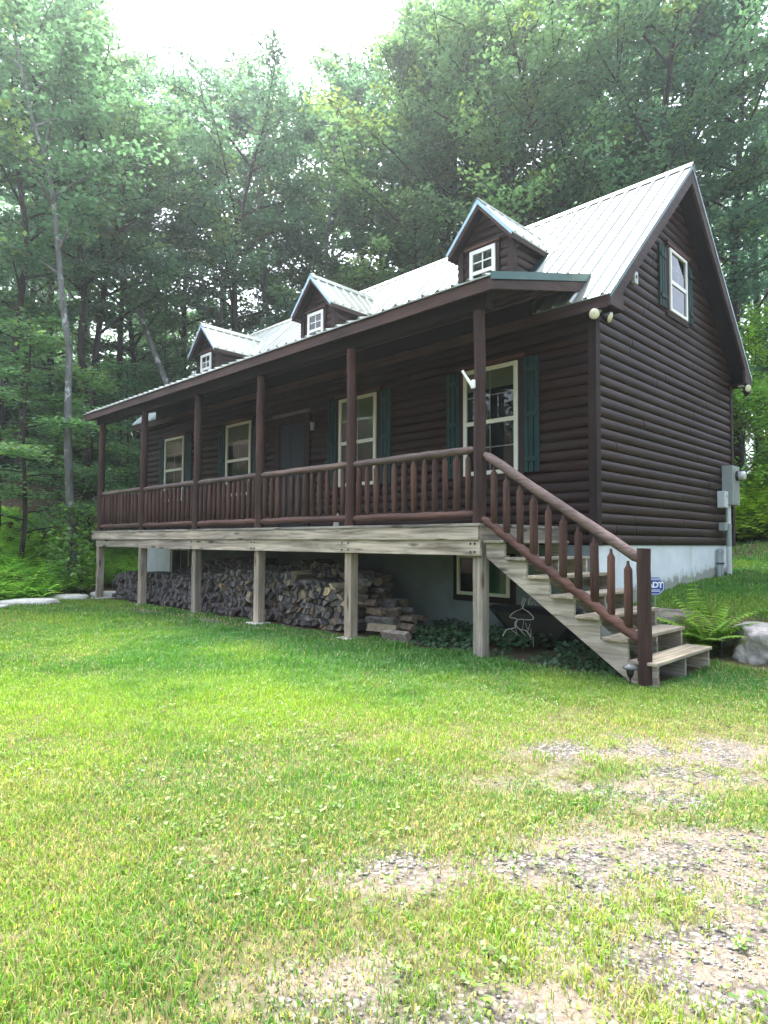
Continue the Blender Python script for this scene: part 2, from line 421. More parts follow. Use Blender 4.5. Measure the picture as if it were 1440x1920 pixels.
def stone(name, a, b, moss=None):
    t = NT(name); v = t.coord((1, 1, 1)); g = t.noise(v, 5, 10, 0.7, 0.4)
    c = t.ramp(g, [(0.3, a), (0.7, b)])
    if moss:
        p = t.noise(v, 2.2, 5, 0.6); c = t.mix(t.ramp(p, [(0.5, (0, 0, 0)), (0.62, (1, 1, 1))]), c, moss)
    t.pbr(c, 0.9, 0, t.bump(g, 0.8, 0.04), 0.25); return t.m
M['boulder'] = stone('grey_boulder', (0.15, 0.14, 0.135), (0.52, 0.50, 0.48))
M['flatrock'] = stone('brown_flat_rock', (0.20, 0.16, 0.14), (0.40, 0.33, 0.30), (0.20, 0.19, 0.13))
M['palestone'] = stone('pale_edging_stone', (0.40, 0.39, 0.36), (0.66, 0.65, 0.61))
M['mossrock'] = stone('mossy_rock', (0.05, 0.055, 0.045), (0.13, 0.135, 0.11), (0.035, 0.05, 0.02))
M['pebble'] = stone('drive_pebble', (0.17, 0.165, 0.16), (0.33, 0.32, 0.31))

def firewood_mat(name, d, l, end):
    t = NT(name)
    g = t.noise(t.coord((20, 3, 20)), 1.0, 7, 0.65, 0.4)
    c = t.ramp(g, [(0.3, d), (0.72, l)])
    oi = t.n('ShaderNodeObjectInfo')
    c = t.mix(1.0, c, t.ramp(oi.outputs['Random'], [(0, (0.5, 0.5, 0.54)), (0.6, (1.15, 1.13, 1.15)), (0.9, (1.8, 1.75, 1.7)), (1, (2.6, 2.4, 2.1))]), 'MULTIPLY')
    t.pbr(c, 0.9, 0, t.bump(g, 0.6, 0.01), 0.2); return t.m
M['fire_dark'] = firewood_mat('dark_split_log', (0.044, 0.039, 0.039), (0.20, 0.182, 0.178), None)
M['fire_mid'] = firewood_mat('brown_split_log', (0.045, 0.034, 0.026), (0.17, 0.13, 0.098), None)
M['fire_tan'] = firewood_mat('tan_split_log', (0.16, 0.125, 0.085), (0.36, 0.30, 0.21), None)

# ------------------------------------------------------------------ world, sun, camera
world = bpy.data.worlds.new('World'); scene.world = world; world.use_nodes = True
wt = world.node_tree; wt.nodes.clear()
SUN_DIR = Vector((-0.42, 0.14, 0.90)).normalized()
sky = wt.nodes.new('ShaderNodeTexSky'); sky.sky_type = 'NISHITA'; sky.sun_disc = False
sky.sun_elevation = math.asin(SUN_DIR.z); sky.sun_rotation = math.atan2(SUN_DIR.x, SUN_DIR.y) % (2 * PI)
sky.air_density = 1.0; sky.dust_density = 4.0; sky.ozone_density = 1.0
hs = wt.nodes.new('ShaderNodeHueSaturation'); hs.inputs['Saturation'].default_value = 0.6; hs.inputs['Value'].default_value = 1.0
bg = wt.nodes.new('ShaderNodeBackground'); bg.inputs['Strength'].default_value = 0.15
wo = wt.nodes.new('ShaderNodeOutputWorld')
wt.links.new(sky.outputs[0], hs.inputs['Color']); wt.links.new(hs.outputs[0], bg.inputs['Color']); wt.links.new(bg.outputs[0], wo.inputs['Surface'])
sl = bpy.data.lights.new('sun', 'SUN'); sl.energy = 2.0; sl.angle = math.radians(18); sl.color = (1.0, 0.965, 0.91)
so = bpy.data.objects.new('sun', sl); COL.objects.link(so)
so.rotation_euler = SUN_DIR.to_track_quat('Z', 'Y').to_euler(); so.location = (-12, 10, 30)

cd = bpy.data.cameras.new('camera'); cam = bpy.data.objects.new('camera', cd); COL.objects.link(cam)
cd.sensor_fit = 'VERTICAL'; cd.sensor_height = 36.0; cd.lens = 1218.355 / 1920 * 36.0
cd.clip_start = 0.05; cd.clip_end = 2000
cam.matrix_world = Matrix.Translation((CX, CY, CZ)) @ Matrix.Rotation(YAW, 4, 'Z') @ Matrix.Rotation(PI / 2 + PITCH, 4, 'X') @ Matrix.Rotation(ROLL, 4, 'Z')
scene.camera = cam
scene.view_settings.view_transform = 'Standard'; scene.view_settings.look = 'None'
scene.view_settings.exposure = 2.65
HAZE_D = 0.0012; scene.view_settings.gamma = 1.0
scene.cycles.use_denoising = True
scene.cycles.max_bounces = 8; scene.cycles.diffuse_bounces = 3; scene.cycles.glossy_bounces = 3
scene.cycles.transmission_bounces = 4; scene.cycles.transparent_max_bounces = 8; scene.cycles.volume_bounces = 0
scene.cycles.caustics_reflective = False; scene.cycles.caustics_refractive = False

# ------------------------------------------------------------------ GROUND
def axis_pts(lo, hi, a, b, fine, grow=1.13):
    pts = list(np.arange(a, b + 1e-6, fine)); st = fine; p = b
    while p < hi: st *= grow; p += st; pts.append(p)
    st = fine; p = a; left = []
    while p > lo: st *= grow; p -= st; left.append(p)
    return np.array(left[::-1] + pts)
def ground_mat():
    t = NT('ground_surface')
    a = t.n('ShaderNodeAttribute', attribute_name='tint')       # r = bare drive, g = forest floor
    sep = t.n('ShaderNodeSeparateColor'); t.l(a.outputs['Color'], sep.inputs[0])
    v = t.coord((1, 1, 1), rnd=False)
    n1 = t.noise(v, 9, 8, 0.7); n2 = t.noise(v, 70, 4, 0.6)
    thatch = t.ramp(n1, [(0.3, (0.045, 0.045, 0.018)), (0.55, (0.115, 0.105, 0.05)), (0.75, (0.22, 0.19, 0.105))])
    vo = t.n('ShaderNodeTexVoronoi'); vo.inputs['Scale'].default_value = 55; t.l(v, vo.inputs['Vector'])
    bwn = t.n('ShaderNodeRGBToBW'); t.l(vo.outputs['Color'], bwn.inputs[0])
    grav = t.ramp(bwn.outputs[0], [(0.2, (0.065, 0.06, 0.056)), (0.5, (0.14, 0.13, 0.12)), (0.85, (0.27, 0.255, 0.24))])
    grav = t.mix(1.0, grav, t.ramp(vo.outputs['Distance'], [(0.3, (1, 1, 1)), (0.75, (0.45, 0.42, 0.4))]), 'MULTIPLY')
    dirt = t.ramp(n2, [(0.3, (0.105, 0.085, 0.066)), (0.7, (0.21, 0.175, 0.14))])
    grav = t.mix(t.ramp(t.noise(v, 3.2, 5, 0.6), [(0.42, (0, 0, 0)), (0.58, (1, 1, 1))]), grav, dirt)
    br = t.n('ShaderNodeMath', operation='MULTIPLY_ADD'); t.l(n1, br.inputs[0]); br.inputs[1].default_value = 0.5; t.l(sep.outputs[0], br.inputs[2])
    c = t.mix(t.ramp(br.outputs[0], [(0.42, (0, 0, 0)), (0.62, (1, 1, 1))]), thatch, grav)
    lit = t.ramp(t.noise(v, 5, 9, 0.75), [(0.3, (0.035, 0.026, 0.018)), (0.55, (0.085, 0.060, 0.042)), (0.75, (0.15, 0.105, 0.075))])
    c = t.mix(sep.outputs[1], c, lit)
    t.pbr(c, 0.95, 0, t.bump(n2, 0.5, 0.02), 0.15); return t.m
gx = axis_pts(-95, 60, -15, 6, 0.22); gy = axis_pts(-60, 110, -9, 9, 0.22)
XX, YY = np.meshgrid(gx, gy, indexing='ij')
ZZ = height(XX, YY)
nx, ny = XX.shape
idx = np.arange(nx * ny).reshape(nx, ny)
Fq = np.stack([idx[:-1, :-1], idx[1:, :-1], idx[1:, 1:], idx[:-1, 1:]], -1).reshape(-1, 4)
G = gdist(XX, YY)
forest = np.maximum(sstep(0.0, 1.2, G), sstep(10.2, 11.5, YY) * sstep(-8, -2, XX))
forest = np.maximum(forest, sstep(4.5, 7, YY) * (XX < -0.3))
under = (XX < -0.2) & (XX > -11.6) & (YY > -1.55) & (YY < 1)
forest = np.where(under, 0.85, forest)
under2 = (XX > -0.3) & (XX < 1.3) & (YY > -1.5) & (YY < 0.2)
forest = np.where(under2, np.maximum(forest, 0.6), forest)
bare_v = bare(XX, YY)
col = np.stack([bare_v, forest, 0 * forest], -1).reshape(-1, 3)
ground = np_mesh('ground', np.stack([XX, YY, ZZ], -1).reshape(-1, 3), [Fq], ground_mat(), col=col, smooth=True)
tag(ground, 'worn grassy yard running back into a leaf-covered wooded slope', 'ground', kind='structure')

def ground_z(x, y): return float(height(np.array([x]), np.array([y]))[0])

# ------------------------------------------------------------------ LAWN GRASS (stuff)
def lawn_ok(x, y):
    g = gdist(x, y)
    ok = (g < -0.02)
    ok &= ~((x < -0.15) & (y > -1.62 - 0.12 * vnoise(x, y, 1.5)) & (y < 6.5))       # under the deck and the cabin
    ok &= ~((x > -0.5) & (x < 1.45) & (y > -1.66) & (y < 0.9))  # under the stairs
    ok &= ~((x >= -0.2) & (x < 2.4) & (y > -0.25) & (y < 0.95)) # rocks
    ok &= (y < 10.9)
    return ok
def scatter(n, fa, fb, amin=-0.74, amax=0.98):
    n = int(n * 1.2)
    f = np.sqrt(rng.random(n) * (fb * fb - fa * fa) + fa * fa); a = rng.uniform(amin, amax, n)
    p = np.array([CX, CY]) + f[:, None] * (FW + a[:, None] * RT)
    return p[:, 0], p[:, 1], f, a
GREEN = np.array([0.082, 0.225, 0.032]); LIME = np.array([0.215, 0.355, 0.034]); DEEP = np.array([0.042, 0.16, 0.028]); STRAW = np.array([0.42, 0.38, 0.17])
def grass_patch(n, fa, fb, hmul, wmul):
    x, y, f, a = scatter(n, fa, fb)
    # clump the candidates
    n = len(x); x = x + rng.normal(0, 0.012, n); y = y + rng.normal(0, 0.012, n)
    d = dryness(x, y); b = bare(x, y)
    tuft = fbm(x, y, 2.6, 3)
    dens = np.clip(1.05 - 0.98 * b - 0.50 * d + 1.0 * (tuft - 0.5), 0.05, 1)
    side = y > 0.5
    keep = lawn_ok(x, y) & (rng.random(n) < dens)
    x, y, f, d, b, tuft = [q[keep] for q in (x, y, f, d, b, tuft)]
    n = len(x); z = height(x, y) - 0.004
    lush = fbm(x, y, 0.33, 3)
    ht = (0.045 + 0.05 * rng.random(n)) * (0.42 + 0.55 * tuft + 1.5 * np.maximum(0, fbm(x + 9, y, 3.4, 2) - 0.55)) * (1.15 - 0.4 * d - 0.3 * b) * hmul * (0.8 + 0.5 * lush)
    wd = (0.0014 + 0.0018 * rng.random(n)) * wmul * np.maximum(1, f / 5.0)
    th = rng.uniform(0, 2 * PI, n); lean = rng.uniform(0.1, 0.95, n) * ht * 0.95
    dx, dy = np.cos(th), np.sin(th)
    ph = th + PI / 2 + rng.normal(0, 0.5, n); wx, wy = np.cos(ph) * wd, np.sin(ph) * wd
    V = np.empty((n, 5, 3))
    V[:, 0] = np.stack([x - wx, y - wy, z], -1); V[:, 1] = np.stack([x + wx, y + wy, z], -1)
    mx, my, mz = x + dx * lean * 0.32, y + dy * lean * 0.32, z + ht * 0.62
    V[:, 2] = np.stack([mx - wx * 0.8, my - wy * 0.8, mz], -1); V[:, 3] = np.stack([mx + wx * 0.8, my + wy * 0.8, mz], -1)
    V[:, 4] = np.stack([x + dx * lean, y + dy * lean, z + ht * (1 - 0.25 * lean / ht)], -1)
    base = np.arange(n)[:, None] * 5
    F4 = base + np.array([0, 1, 3, 2]); F3 = base + np.array([2, 3, 4])
    # colour of the blade itself
    k = np.clip(2.2 * (fbm(x, y, 0.8, 3) - 0.42) + 0.55 * d + 0.25 * sstep(-0.28, -0.5, cam_fs(x, y)[1] / f) + rng.normal(0, 0.22, n), 0, 1)[:, None]
    c = GREEN * (1 - k) + LIME * k
    dd = np.clip(2.6 * (0.66 - fbm(x, y, 0.6, 3)) - 0.5 * d + rng.normal(0, .18, n) - 0.25, 0, 0.85)[:, None]
    c = c * (1 - dd) + DEEP * dd
    s = (rng.random(n) < np.clip(0.025 + 0.34 * d * (0.4 + 1.2 * fbm(x - 3, y, 1.6, 3)) + 0.3 * b + 0.5 * np.maximum(0, fbm(x, y + 8, 1.1, 3) - 0.58), 0, 0.8))[:, None]
    c = np.where(s, STRAW * (0.6 + 0.5 * rng.random((n, 1))), c)
    c = c * (0.65 + 0.7 * rng.random((n, 1)))
    return V.reshape(-1, 3), F4, F3, np.repeat(c, 5, axis=0)
def merge_patches(ps):
    Vs, A, B, Cs = [], [], [], []; off = 0
    for V, F4, F3, c in ps:
        Vs.append(V); A.append(F4 + off); B.append(F3 + off); Cs.append(c); off += len(V)
    return np.concatenate(Vs), [np.concatenate(A), np.concatenate(B)], np.concatenate(Cs)
V, F, c = merge_patches([grass_patch(190000, 1.35, 3.6, 0.72, 1.0), grass_patch(250000, 3.6, 6.5, 0.8, 1.1),
                         grass_patch(210000, 6.5, 10, 0.9, 1.2), grass_patch(120000, 10, 14.5, 0.95, 1.35), grass_patch(45000, 14.5, 20, 1.0, 1.5)])
o = np_mesh('lawn_grass', V, F, M['grass'], col=c)
tag(o, 'short mown grass, bright green by the deck and thin and straw-coloured towards the drive', 'grass', kind='stuff')

# small broad weeds and clover among the grass (stuff)
def leaf_quads(P, Nrm, L, W, spin):
    """rhombic leaves at P with normals Nrm"""
    n = len(P)
    Nrm = Nrm / np.linalg.norm(Nrm, axis=1, keepdims=True)
    t = np.stack([np.cos(spin), np.sin(spin), np.zeros(n)], -1)
    t = t - Nrm * np.sum(t * Nrm, 1, keepdims=True); t /= np.maximum(np.linalg.norm(t, axis=1, keepdims=True), 1e-6)
    b = np.cross(Nrm, t)
    L = np.broadcast_to(L, (n,))[:, None]; W = np.broadcast_to(W, (n,))[:, None]
    V = np.stack([P - t * L * 0.5, P + b * W * 0.5 - t * L * 0.05 , P + t * L * 0.5, P - b * W * 0.5 - t * L * 0.05], 1)
    return V.reshape(-1, 3), np.arange(n)[:, None] * 4 + np.array([0, 1, 2, 3])
nw = 3300
x, y, f, a = scatter(nw, 1.6, 6.8)
k = lawn_ok(x, y) & (fbm(x, y, 1.1, 3) > 0.44) & (rng.random(len(x)) < 0.35 + 0.6 * dryness(x, y))
x, y = x[k], y[k]
x = np.repeat(x, 5) + rng.normal(0, 0.016, len(x) * 5); y = np.repeat(y, 5) + rng.normal(0, 0.016, len(y) * 5)
n = len(x); z = height(x, y) + rng.uniform(0.012, 0.04, n)
V, F = leaf_quads(np.stack([x, y, z], -1), np.stack([rng.normal(0, .35, n), rng.normal(0, .35, n), np.ones(n)], -1), rng.uniform(.014, .032, n), rng.uniform(.010, .02, n), rng.uniform(0, 6.28, n))
c = (np.array([0.07, 0.17, 0.02]) + rng.random((n, 1)) * np.array([0.13, 0.14, 0.02])) * (0.7 + 0.5 * rng.random((n, 1)))
o = np_mesh('low_weeds', V, [F], M['grass'], col=np.repeat(c, 4, axis=0))
tag(o, 'clover and small broad-leaved weeds scattered through the thin lawn', 'weeds', kind='stuff')

# loose pebbles of the drive (stuff)
oct_v = np.array([[1, 0, 0], [-1, 0, 0], [0, 1, 0], [0, -1, 0], [0, 0, 1], [0, 0, -1]], float)
oct_f = np.array([[0, 2, 4], [2, 1, 4], [1, 3, 4], [3, 0, 4], [2, 0, 5], [1, 2, 5], [3, 1, 5], [0, 3, 5]])
x, y, f, a = scatter(130000, 1.5, 7.5)
k = lawn_ok(x, y) & (rng.random(len(x)) < 0.9 * np.clip(bare(x, y) - 0.12, 0, 1))
x, y = x[k], y[k]; n = len(x)
s = np.minimum(rng.gamma(1.8, 0.0018, n) + 0.0022, 0.014)
P = np.stack([x, y, height(x, y) + s * 0.2], -1)
rot = rng.uniform(0, 6.28, n); cr, sr = np.cos(rot), np.sin(rot)
ov = oct_v[None] * (s[:, None, None] * rng.uniform(0.6, 1.3, (n, 6, 1))) * np.array([1, 1, 0.6])
V = np.stack([ov[..., 0] * cr[:, None] - ov[..., 1] * sr[:, None], ov[..., 0] * sr[:, None] + ov[..., 1] * cr[:, None], ov[..., 2]], -1) + P[:, None]
o = np_mesh('loose_gravel', V.reshape(-1, 3), [(np.arange(n)[:, None, None] * 6 + oct_f[None]).reshape(-1, 3)], M['pebble'])
tag(o, 'loose grey gravel lying in the bare patches of the drive', 'gravel', kind='stuff')
# ------------------------------------------------------------------ CABIN
cabin = empty('log_cabin', (-6.5, 2.76, GZ), 'dark brown log-sided cabin with metal roof, three dormers and a raised front porch', 'cabin')

def mfront(u, z, d): return (u, 0.0 - d, z)       # front wall: u along x, d outwards
def mgable(u, z, d): return (0.0 + d, u, z)       # right gable wall: u along y
ROW = 0.142
def siding(mb, m, z0, z1, span, base=-0.02, bulge=0.036, row=ROW):
    z = z0; k = 0
    while z < z1 - 1e-4:
        prof = [(0.0, 0.0), (0.04, 0.35), (0.14, 0.68), (0.3, 0.92), (0.5, 1.0), (0.7, 0.92), (0.86, 0.68), (0.96, 0.35), (1.0, 0.0)]
        vs = []; jig = random.uniform(-0.003, 0.003)
        a0, c0 = span(z + row * 0.5); ln = c0 - a0
        cuts = sorted(random.uniform(0.08, 0.92) for _ in range(int(ln / 3.2 + random.random()))) if ln > 1.6 else []
        qs = [(0.0, 0.0)]
        for q in cuts: qs += [(q - 0.035 / ln, 0.0), (q - 0.007 / ln, 0.0), (q, 0.014), (q + 0.007 / ln, 0.0), (q + 0.035 / ln, 0.0)]
        qs.append((1.0, 0.0)); nq = len(qs)
        for t, b in prof:
            zz = min(z + t * row, z1); a, c = span(zz)
            for q, dp in qs:
                vs.append(m(a + (c - a) * q, zz, base + (bulge + jig) * b - dp * b))
        fs = []
        for i in range(len(prof) - 1):
            for q in range(nq - 1):
                fs.append((i * nq + q, i * nq + q + 1, (i + 1) * nq + 1 + q, (i + 1) * nq + q))
        mb.add(vs, fs, True); z += row; k += 1

front = MB(); siding(front, mfront, ZF, 3.12, lambda z: (-HL, 0.0)); front.build('log_wall', M['siding'], cabin, normals=False)
def gspan(z):
    a = max(0.0, (z + 0.15 - EAVE_Z) / SLOPE + EAVE_Y); return (a, HW - a)
gab = MB(); siding(gab, mgable, ZF, RIDGE_Z - 0.22, gspan); gab.build('log_wall', M['siding'], cabin, normals=False)
lg = MB(); siding(lg, lambda u, z, d: (-HL - d, u, z), ZF, RIDGE_Z - 0.22, gspan); lg.build('log_wall', M['siding'], cabin, normals=False)
bk = MB(); siding(bk, lambda u, z, d: (u, HW + d, z), ZF, 2.9, lambda z: (-HL, 0)); bk.build('log_wall', M['siding'], cabin, normals=False)
# corner boards
for (x0, x1, y0, y1) in [(-0.085, 0.034, -0.036, 0.085), (-HL - 0.034, -HL + 0.085, -0.036, 0.085), (-0.085, 0.034, HW - 0.085, HW + 0.036)]:
    boxpart('corner_board', M['brown_z'], cabin, (x0, x1, y0, y1, ZF - 0.006, 2.79))
# foundation with a window opening left as a recessed window on its face
boxpart('foundation', M['found'], cabin, (-HL + 0.03, -0.03, 0.03, HW - 0.03, -2.2, ZF - 0.001), bevel=0)

boxpart('foundation_shade_panel', M['wall_shade'], cabin, (-11.47, -0.034, 0.016, 0.029, -2.0, ZF - 0.004), bevel=0)  # thin added panel, painted dark for the shade on the foundation below the deck
# ---- main roof
X0, X1 = -13.335, 0.325
roof = MB()
yr, zr = RIDGE_Y, RIDGE_Z
mx = lambda a, b, d: (d, a, b)
prof = [(EAVE_Y - 0.03, EAVE_Z - 0.03 * SLOPE), (yr, zr), (HW - EAVE_Y + 0.03, EAVE_Z - 0.03 * SLOPE), (HW - EAVE_Y + 0.03, EAVE_Z - 0.03 * SLOPE - 0.018), (yr, zr - 0.018), (EAVE_Y - 0.03, EAVE_Z - 0.03 * SLOPE - 0.018)]
roof.prism([prof[0], prof[1], prof[4], prof[5]], X0, X1, mx); roof.prism([prof[1], prof[2], prof[3], prof[4]], X0, X1, mx)
def ribs(mb, xs, ya, za, yb, zb, w=0.030, h=0.03):
    n = Vector((0, -(zb - za), (yb - ya))).normalized()
    for x in xs:
        A = [Vector((x - w, ya, za)), Vector((x - w * .45, ya, za)) + n * h, Vector((x + w * .45, ya, za)) + n * h, Vector((x + w, ya, za))]
        B = [Vector((x - w, yb, zb)), Vector((x - w * .45, yb, zb)) + n * h, Vector((x + w * .45, yb, zb)) + n * h, Vector((x + w, yb, zb))]
        mb.add(A + B, [(0, 1, 5, 4), (1, 2, 6, 5), (2, 3, 7, 6), (0, 3, 2, 1), (4, 5, 6, 7)])
ribx = [X1 - 0.11 - 0.229 * i for i in range(60) if X1 - 0.11 - 0.229 * i > X0 + 0.03]
ribs(roof, ribx, EAVE_Y - 0.03, EAVE_Z - 0.03 * SLOPE, yr, zr)
ribs(roof, ribx, HW - EAVE_Y + 0.03, EAVE_Z - 0.03 * SLOPE, yr, zr)
roof_o = roof.build('roof', M['roof'], cabin, normals=True)
cap = MB()
for sgn in (-1, 1):
    c = math.cos(math.atan(SLOPE)); ww = 0.16
    pts = [(yr, zr + 0.042), (yr + sgn * ww * c, zr + 0.042 - ww * c * SLOPE), (yr + sgn * ww * c, zr + 0.034 - ww * c * SLOPE - 0.008), (yr, zr + 0.03)]
    cap.prism(pts, X0 - 0.01, X1 + 0.01, mx)
cap.build('ridge_cap', M['roof'], roof_o)
deck = MB()
d0, d1 = 0.02, 0.15
for s in (0, 1):
    f = (lambda y: y) if s == 0 else (lambda y: HW - y)
    deck.prism([(f(EAVE_Y + 0.02), EAVE_Z + 0.02 * SLOPE - d0), (f(yr), zr - d0), (f(yr), zr - d1), (f(EAVE_Y + 0.02), EAVE_Z + 0.02 * SLOPE - d1)], X0 + 0.06, X1 - 0.05, mx)
deck.build('roof_deck', M['dark_x'], cabin)
# rake boards, both gables, with the boxed return at the eaves
for xa, xb in ((X1 - 0.048, X1 - 0.006), (X0 + 0.006, X0 + 0.048)):
    for s in (0, 1):
        f = (lambda y: y) if s == 0 else (lambda y: HW - y)
        rb = MB(); e = 0.021
        rb.prism([(f(EAVE_Y), EAVE_Z - e), (f(yr), zr - e), (f(yr), zr - 0.30), (f(0.178), roof_z(0.178) - 0.27), (f(0.178), 2.79), (f(EAVE_Y), 2.79)], xa, xb, mx)
        rb.build('rake_board', M['brown_y'], cabin, bevel=0.004)
        tr = MB(); tr.prism([(f(EAVE_Y - 0.032), EAVE_Z - 0.052), (f(yr), zr - 0.021), (f(yr), zr - 0.075), (f(EAVE_Y - 0.032), EAVE_Z - 0.10)], xb + 0.001 if xa > -1 else xa - 0.007, xb + 0.008 if xa > -1 else xa - 0.001, mx)
        tr.build('rake_trim', M['rooftrim'], cabin)
boxpart('fascia', M['brown_x'], cabin, (X0 + 0.05, X1 - 0.05, EAVE_Y - 0.002, EAVE_Y + 0.034, 2.775, EAVE_Z - 0.045))
boxpart('fascia', M['brown_x'], cabin, (X0 + 0.05, X1 - 0.05, HW - EAVE_Y - 0.034, HW - EAVE_Y + 0.002, 2.775, EAVE_Z - 0.045))
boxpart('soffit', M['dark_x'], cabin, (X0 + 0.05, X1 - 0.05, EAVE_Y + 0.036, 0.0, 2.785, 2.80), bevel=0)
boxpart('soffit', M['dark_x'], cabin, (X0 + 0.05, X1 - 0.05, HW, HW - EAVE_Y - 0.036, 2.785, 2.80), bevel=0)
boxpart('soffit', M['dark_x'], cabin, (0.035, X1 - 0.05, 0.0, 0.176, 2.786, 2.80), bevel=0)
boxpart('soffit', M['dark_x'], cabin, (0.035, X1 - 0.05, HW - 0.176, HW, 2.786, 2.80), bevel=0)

# ---- porch roof
PX0, PX1 = -11.937, -0.19
YP0, YP1 = -2.012, 0.36
pr = MB()
pr.prism([(YP0 - 0.03, porch_z(YP0 - 0.03)), (YP1, porch_z(YP1)), (YP1, porch_z(YP1) - 0.018), (YP0 - 0.03, porch_z(YP0 - 0.03) - 0.018)], PX0, PX1, mx)
ribs(pr, [PX1 - 0.10 - 0.229 * i for i in range(51)], YP0 - 0.035, porch_z(YP0 - 0.035), YP1, porch_z(YP1), h=0.026)
prf = pr.build('porch_roof', M['roof'], cabin)
for xa, xb in ((PX1 - 0.012, PX1 + 0.004), (PX0 - 0.004, PX0 + 0.012)):
    t = MB(); t.prism([(YP0 - 0.034, porch_z(YP0) + 0.012), (0.30, porch_z(0.30) + 0.022), (0.26, porch_z(0.26) - 0.085), (YP0 - 0.034, porch_z(YP0) - 0.075)], xa, xb, mx)
    t.build('rake_trim', M['rooftrim'], prf)
pe = MB(); pe.prism([(YP0, porch_z(YP0) - 0.076), (0.16, porch_z(0.16) - 0.086), (0.02, porch_z(0.02) - 0.225), (YP0, porch_z(YP0) - 0.172)], PX1 - 0.055, PX1 - 0.014, mx)
pe.build('porch_end_board', M['brown_y'], cabin, bevel=0.004)
pe = MB(); pe.prism([(YP0, porch_z(YP0) - 0.076), (-0.2, porch_z(-0.2) - 0.086), (-0.2, porch_z(-0.2) - 0.21), (YP0, porch_z(YP0) - 0.172)], PX0 + 0.014, PX0 + 0.055, mx)
pe.build('porch_end_board', M['brown_y'], cabin, bevel=0.004)
boxpart('porch_fascia', M['brown_x'], cabin, (PX0 + 0.01, PX1 - 0.013, YP0 - 0.004, YP0 + 0.036, 2.612, porch_z(YP0) - 0.024))
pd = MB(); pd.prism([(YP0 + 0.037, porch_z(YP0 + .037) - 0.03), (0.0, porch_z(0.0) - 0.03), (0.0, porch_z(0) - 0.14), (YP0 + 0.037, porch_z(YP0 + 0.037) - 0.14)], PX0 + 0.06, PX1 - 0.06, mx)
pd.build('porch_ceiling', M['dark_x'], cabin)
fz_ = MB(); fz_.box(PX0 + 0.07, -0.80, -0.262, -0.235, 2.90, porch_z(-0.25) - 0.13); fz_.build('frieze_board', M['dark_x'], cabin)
bt = MB()
for yb in (-1.32, -0.78, -0.30):
    z = porch_z(yb) - 0.14
    bt.box(PX0 + 0.07, PX1 - 0.07, yb - 0.022, yb + 0.022, z - 0.035, z + 0.006)
bt.build('ceiling_batten', M['brown_x'], cabin)
boxpart('porch_beam', M['dark_x'], cabin, (-11.62, -0.42, PY - 0.07, PY + 0.07, 2.505, 2.71))

# ---- porch deck
D0, D1, DY = -11.64, -0.467, -1.888
fl = MB(); fl.box(D0, D1, DY - 0.012, 0.0, -0.034, 0.0); fl.build('deck_floor', M['grey_x'], cabin, bevel=0.003)
boxpart('deck_rim', M['grey_x'], cabin, (D0 + 0.012, D1 - 0.03, DY, DY + 0.038, -0.19, -0.036))
boxpart('deck_rim', M['grey_y'], cabin, (D1 - 0.05, D1 - 0.012, DY + 0.04, -0.002, -0.20, -0.036))
boxpart('deck_rim', M['grey_y'], cabin, (D0 + 0.012, D0 + 0.05, DY + 0.04, -0.002, -0.19, -0.036))
bm_ = MB(); bm_.box(-9.20, -0.49, DY + 0.026, DY + 0.070, -0.372, -0.193); 
bmo = bm_.build('deck_beam', M['grey_x'], cabin, bevel=0.004)
boxpart('deck_beam', M['grey_x'], cabin, (-11.52, -9.21, DY + 0.055, DY + 0.095, -0.36, -0.195))
for x in (-0.62, -0.56, -2.72, -2.85, -5.0, -5.08, -7.03, -9.1):
    for z in (-0.235, -0.33):
        bo = MB(); bo.lathe([(0.011, 0), (0.011, 0.012), (0.006, 0.018)], (x, DY + 0.026, z), 8, M=Matrix.Rotation(PI / 2, 3, 'X'))
        bo.build('bolt', M['blackmetal'], bmo)
jo = MB()
for i in range(28): jo.box(-11.4 + 0.4 * i, -11.36 + 0.4 * i, DY + 0.10, -0.02, -0.19, -0.036)
jo.build('deck_joist', M['grey_y'], cabin)
for i, x in enumerate(POSTS):
    b = boxpart('support_post', M['grey_z'], cabin, (x - 0.068, x + 0.068, PY - 0.045, PY + 0.09, GZ - 0.3, -0.193 if i != 5 else -0.195), bevel=0.006)
    fo = MB(); fo.box(x - 0.15, x + 0.15, PY - 0.14, PY + 0.16, GZ - 0.2, GZ + 0.012 + 0.01 * (i % 3))
    fo.build('footing', M['palestone'], b, bevel=0.012)

# round porch posts with slight taper and bow
for x in POSTS:
    p = MB(); bow = [random.uniform(-0.006, 0.006) for _ in range(9)]
    zs = np.linspace(0.0, 2.507, 9)
    p.tube([(x + bow[i], PY + bow[-i - 1], z) for i, z in enumerate(zs)], [0.076 - 0.008 * z / 2.5 + random.uniform(-.002, .002) for z in zs], 18, wob=0.012)
    p.build('porch_post', M['post'], cabin)

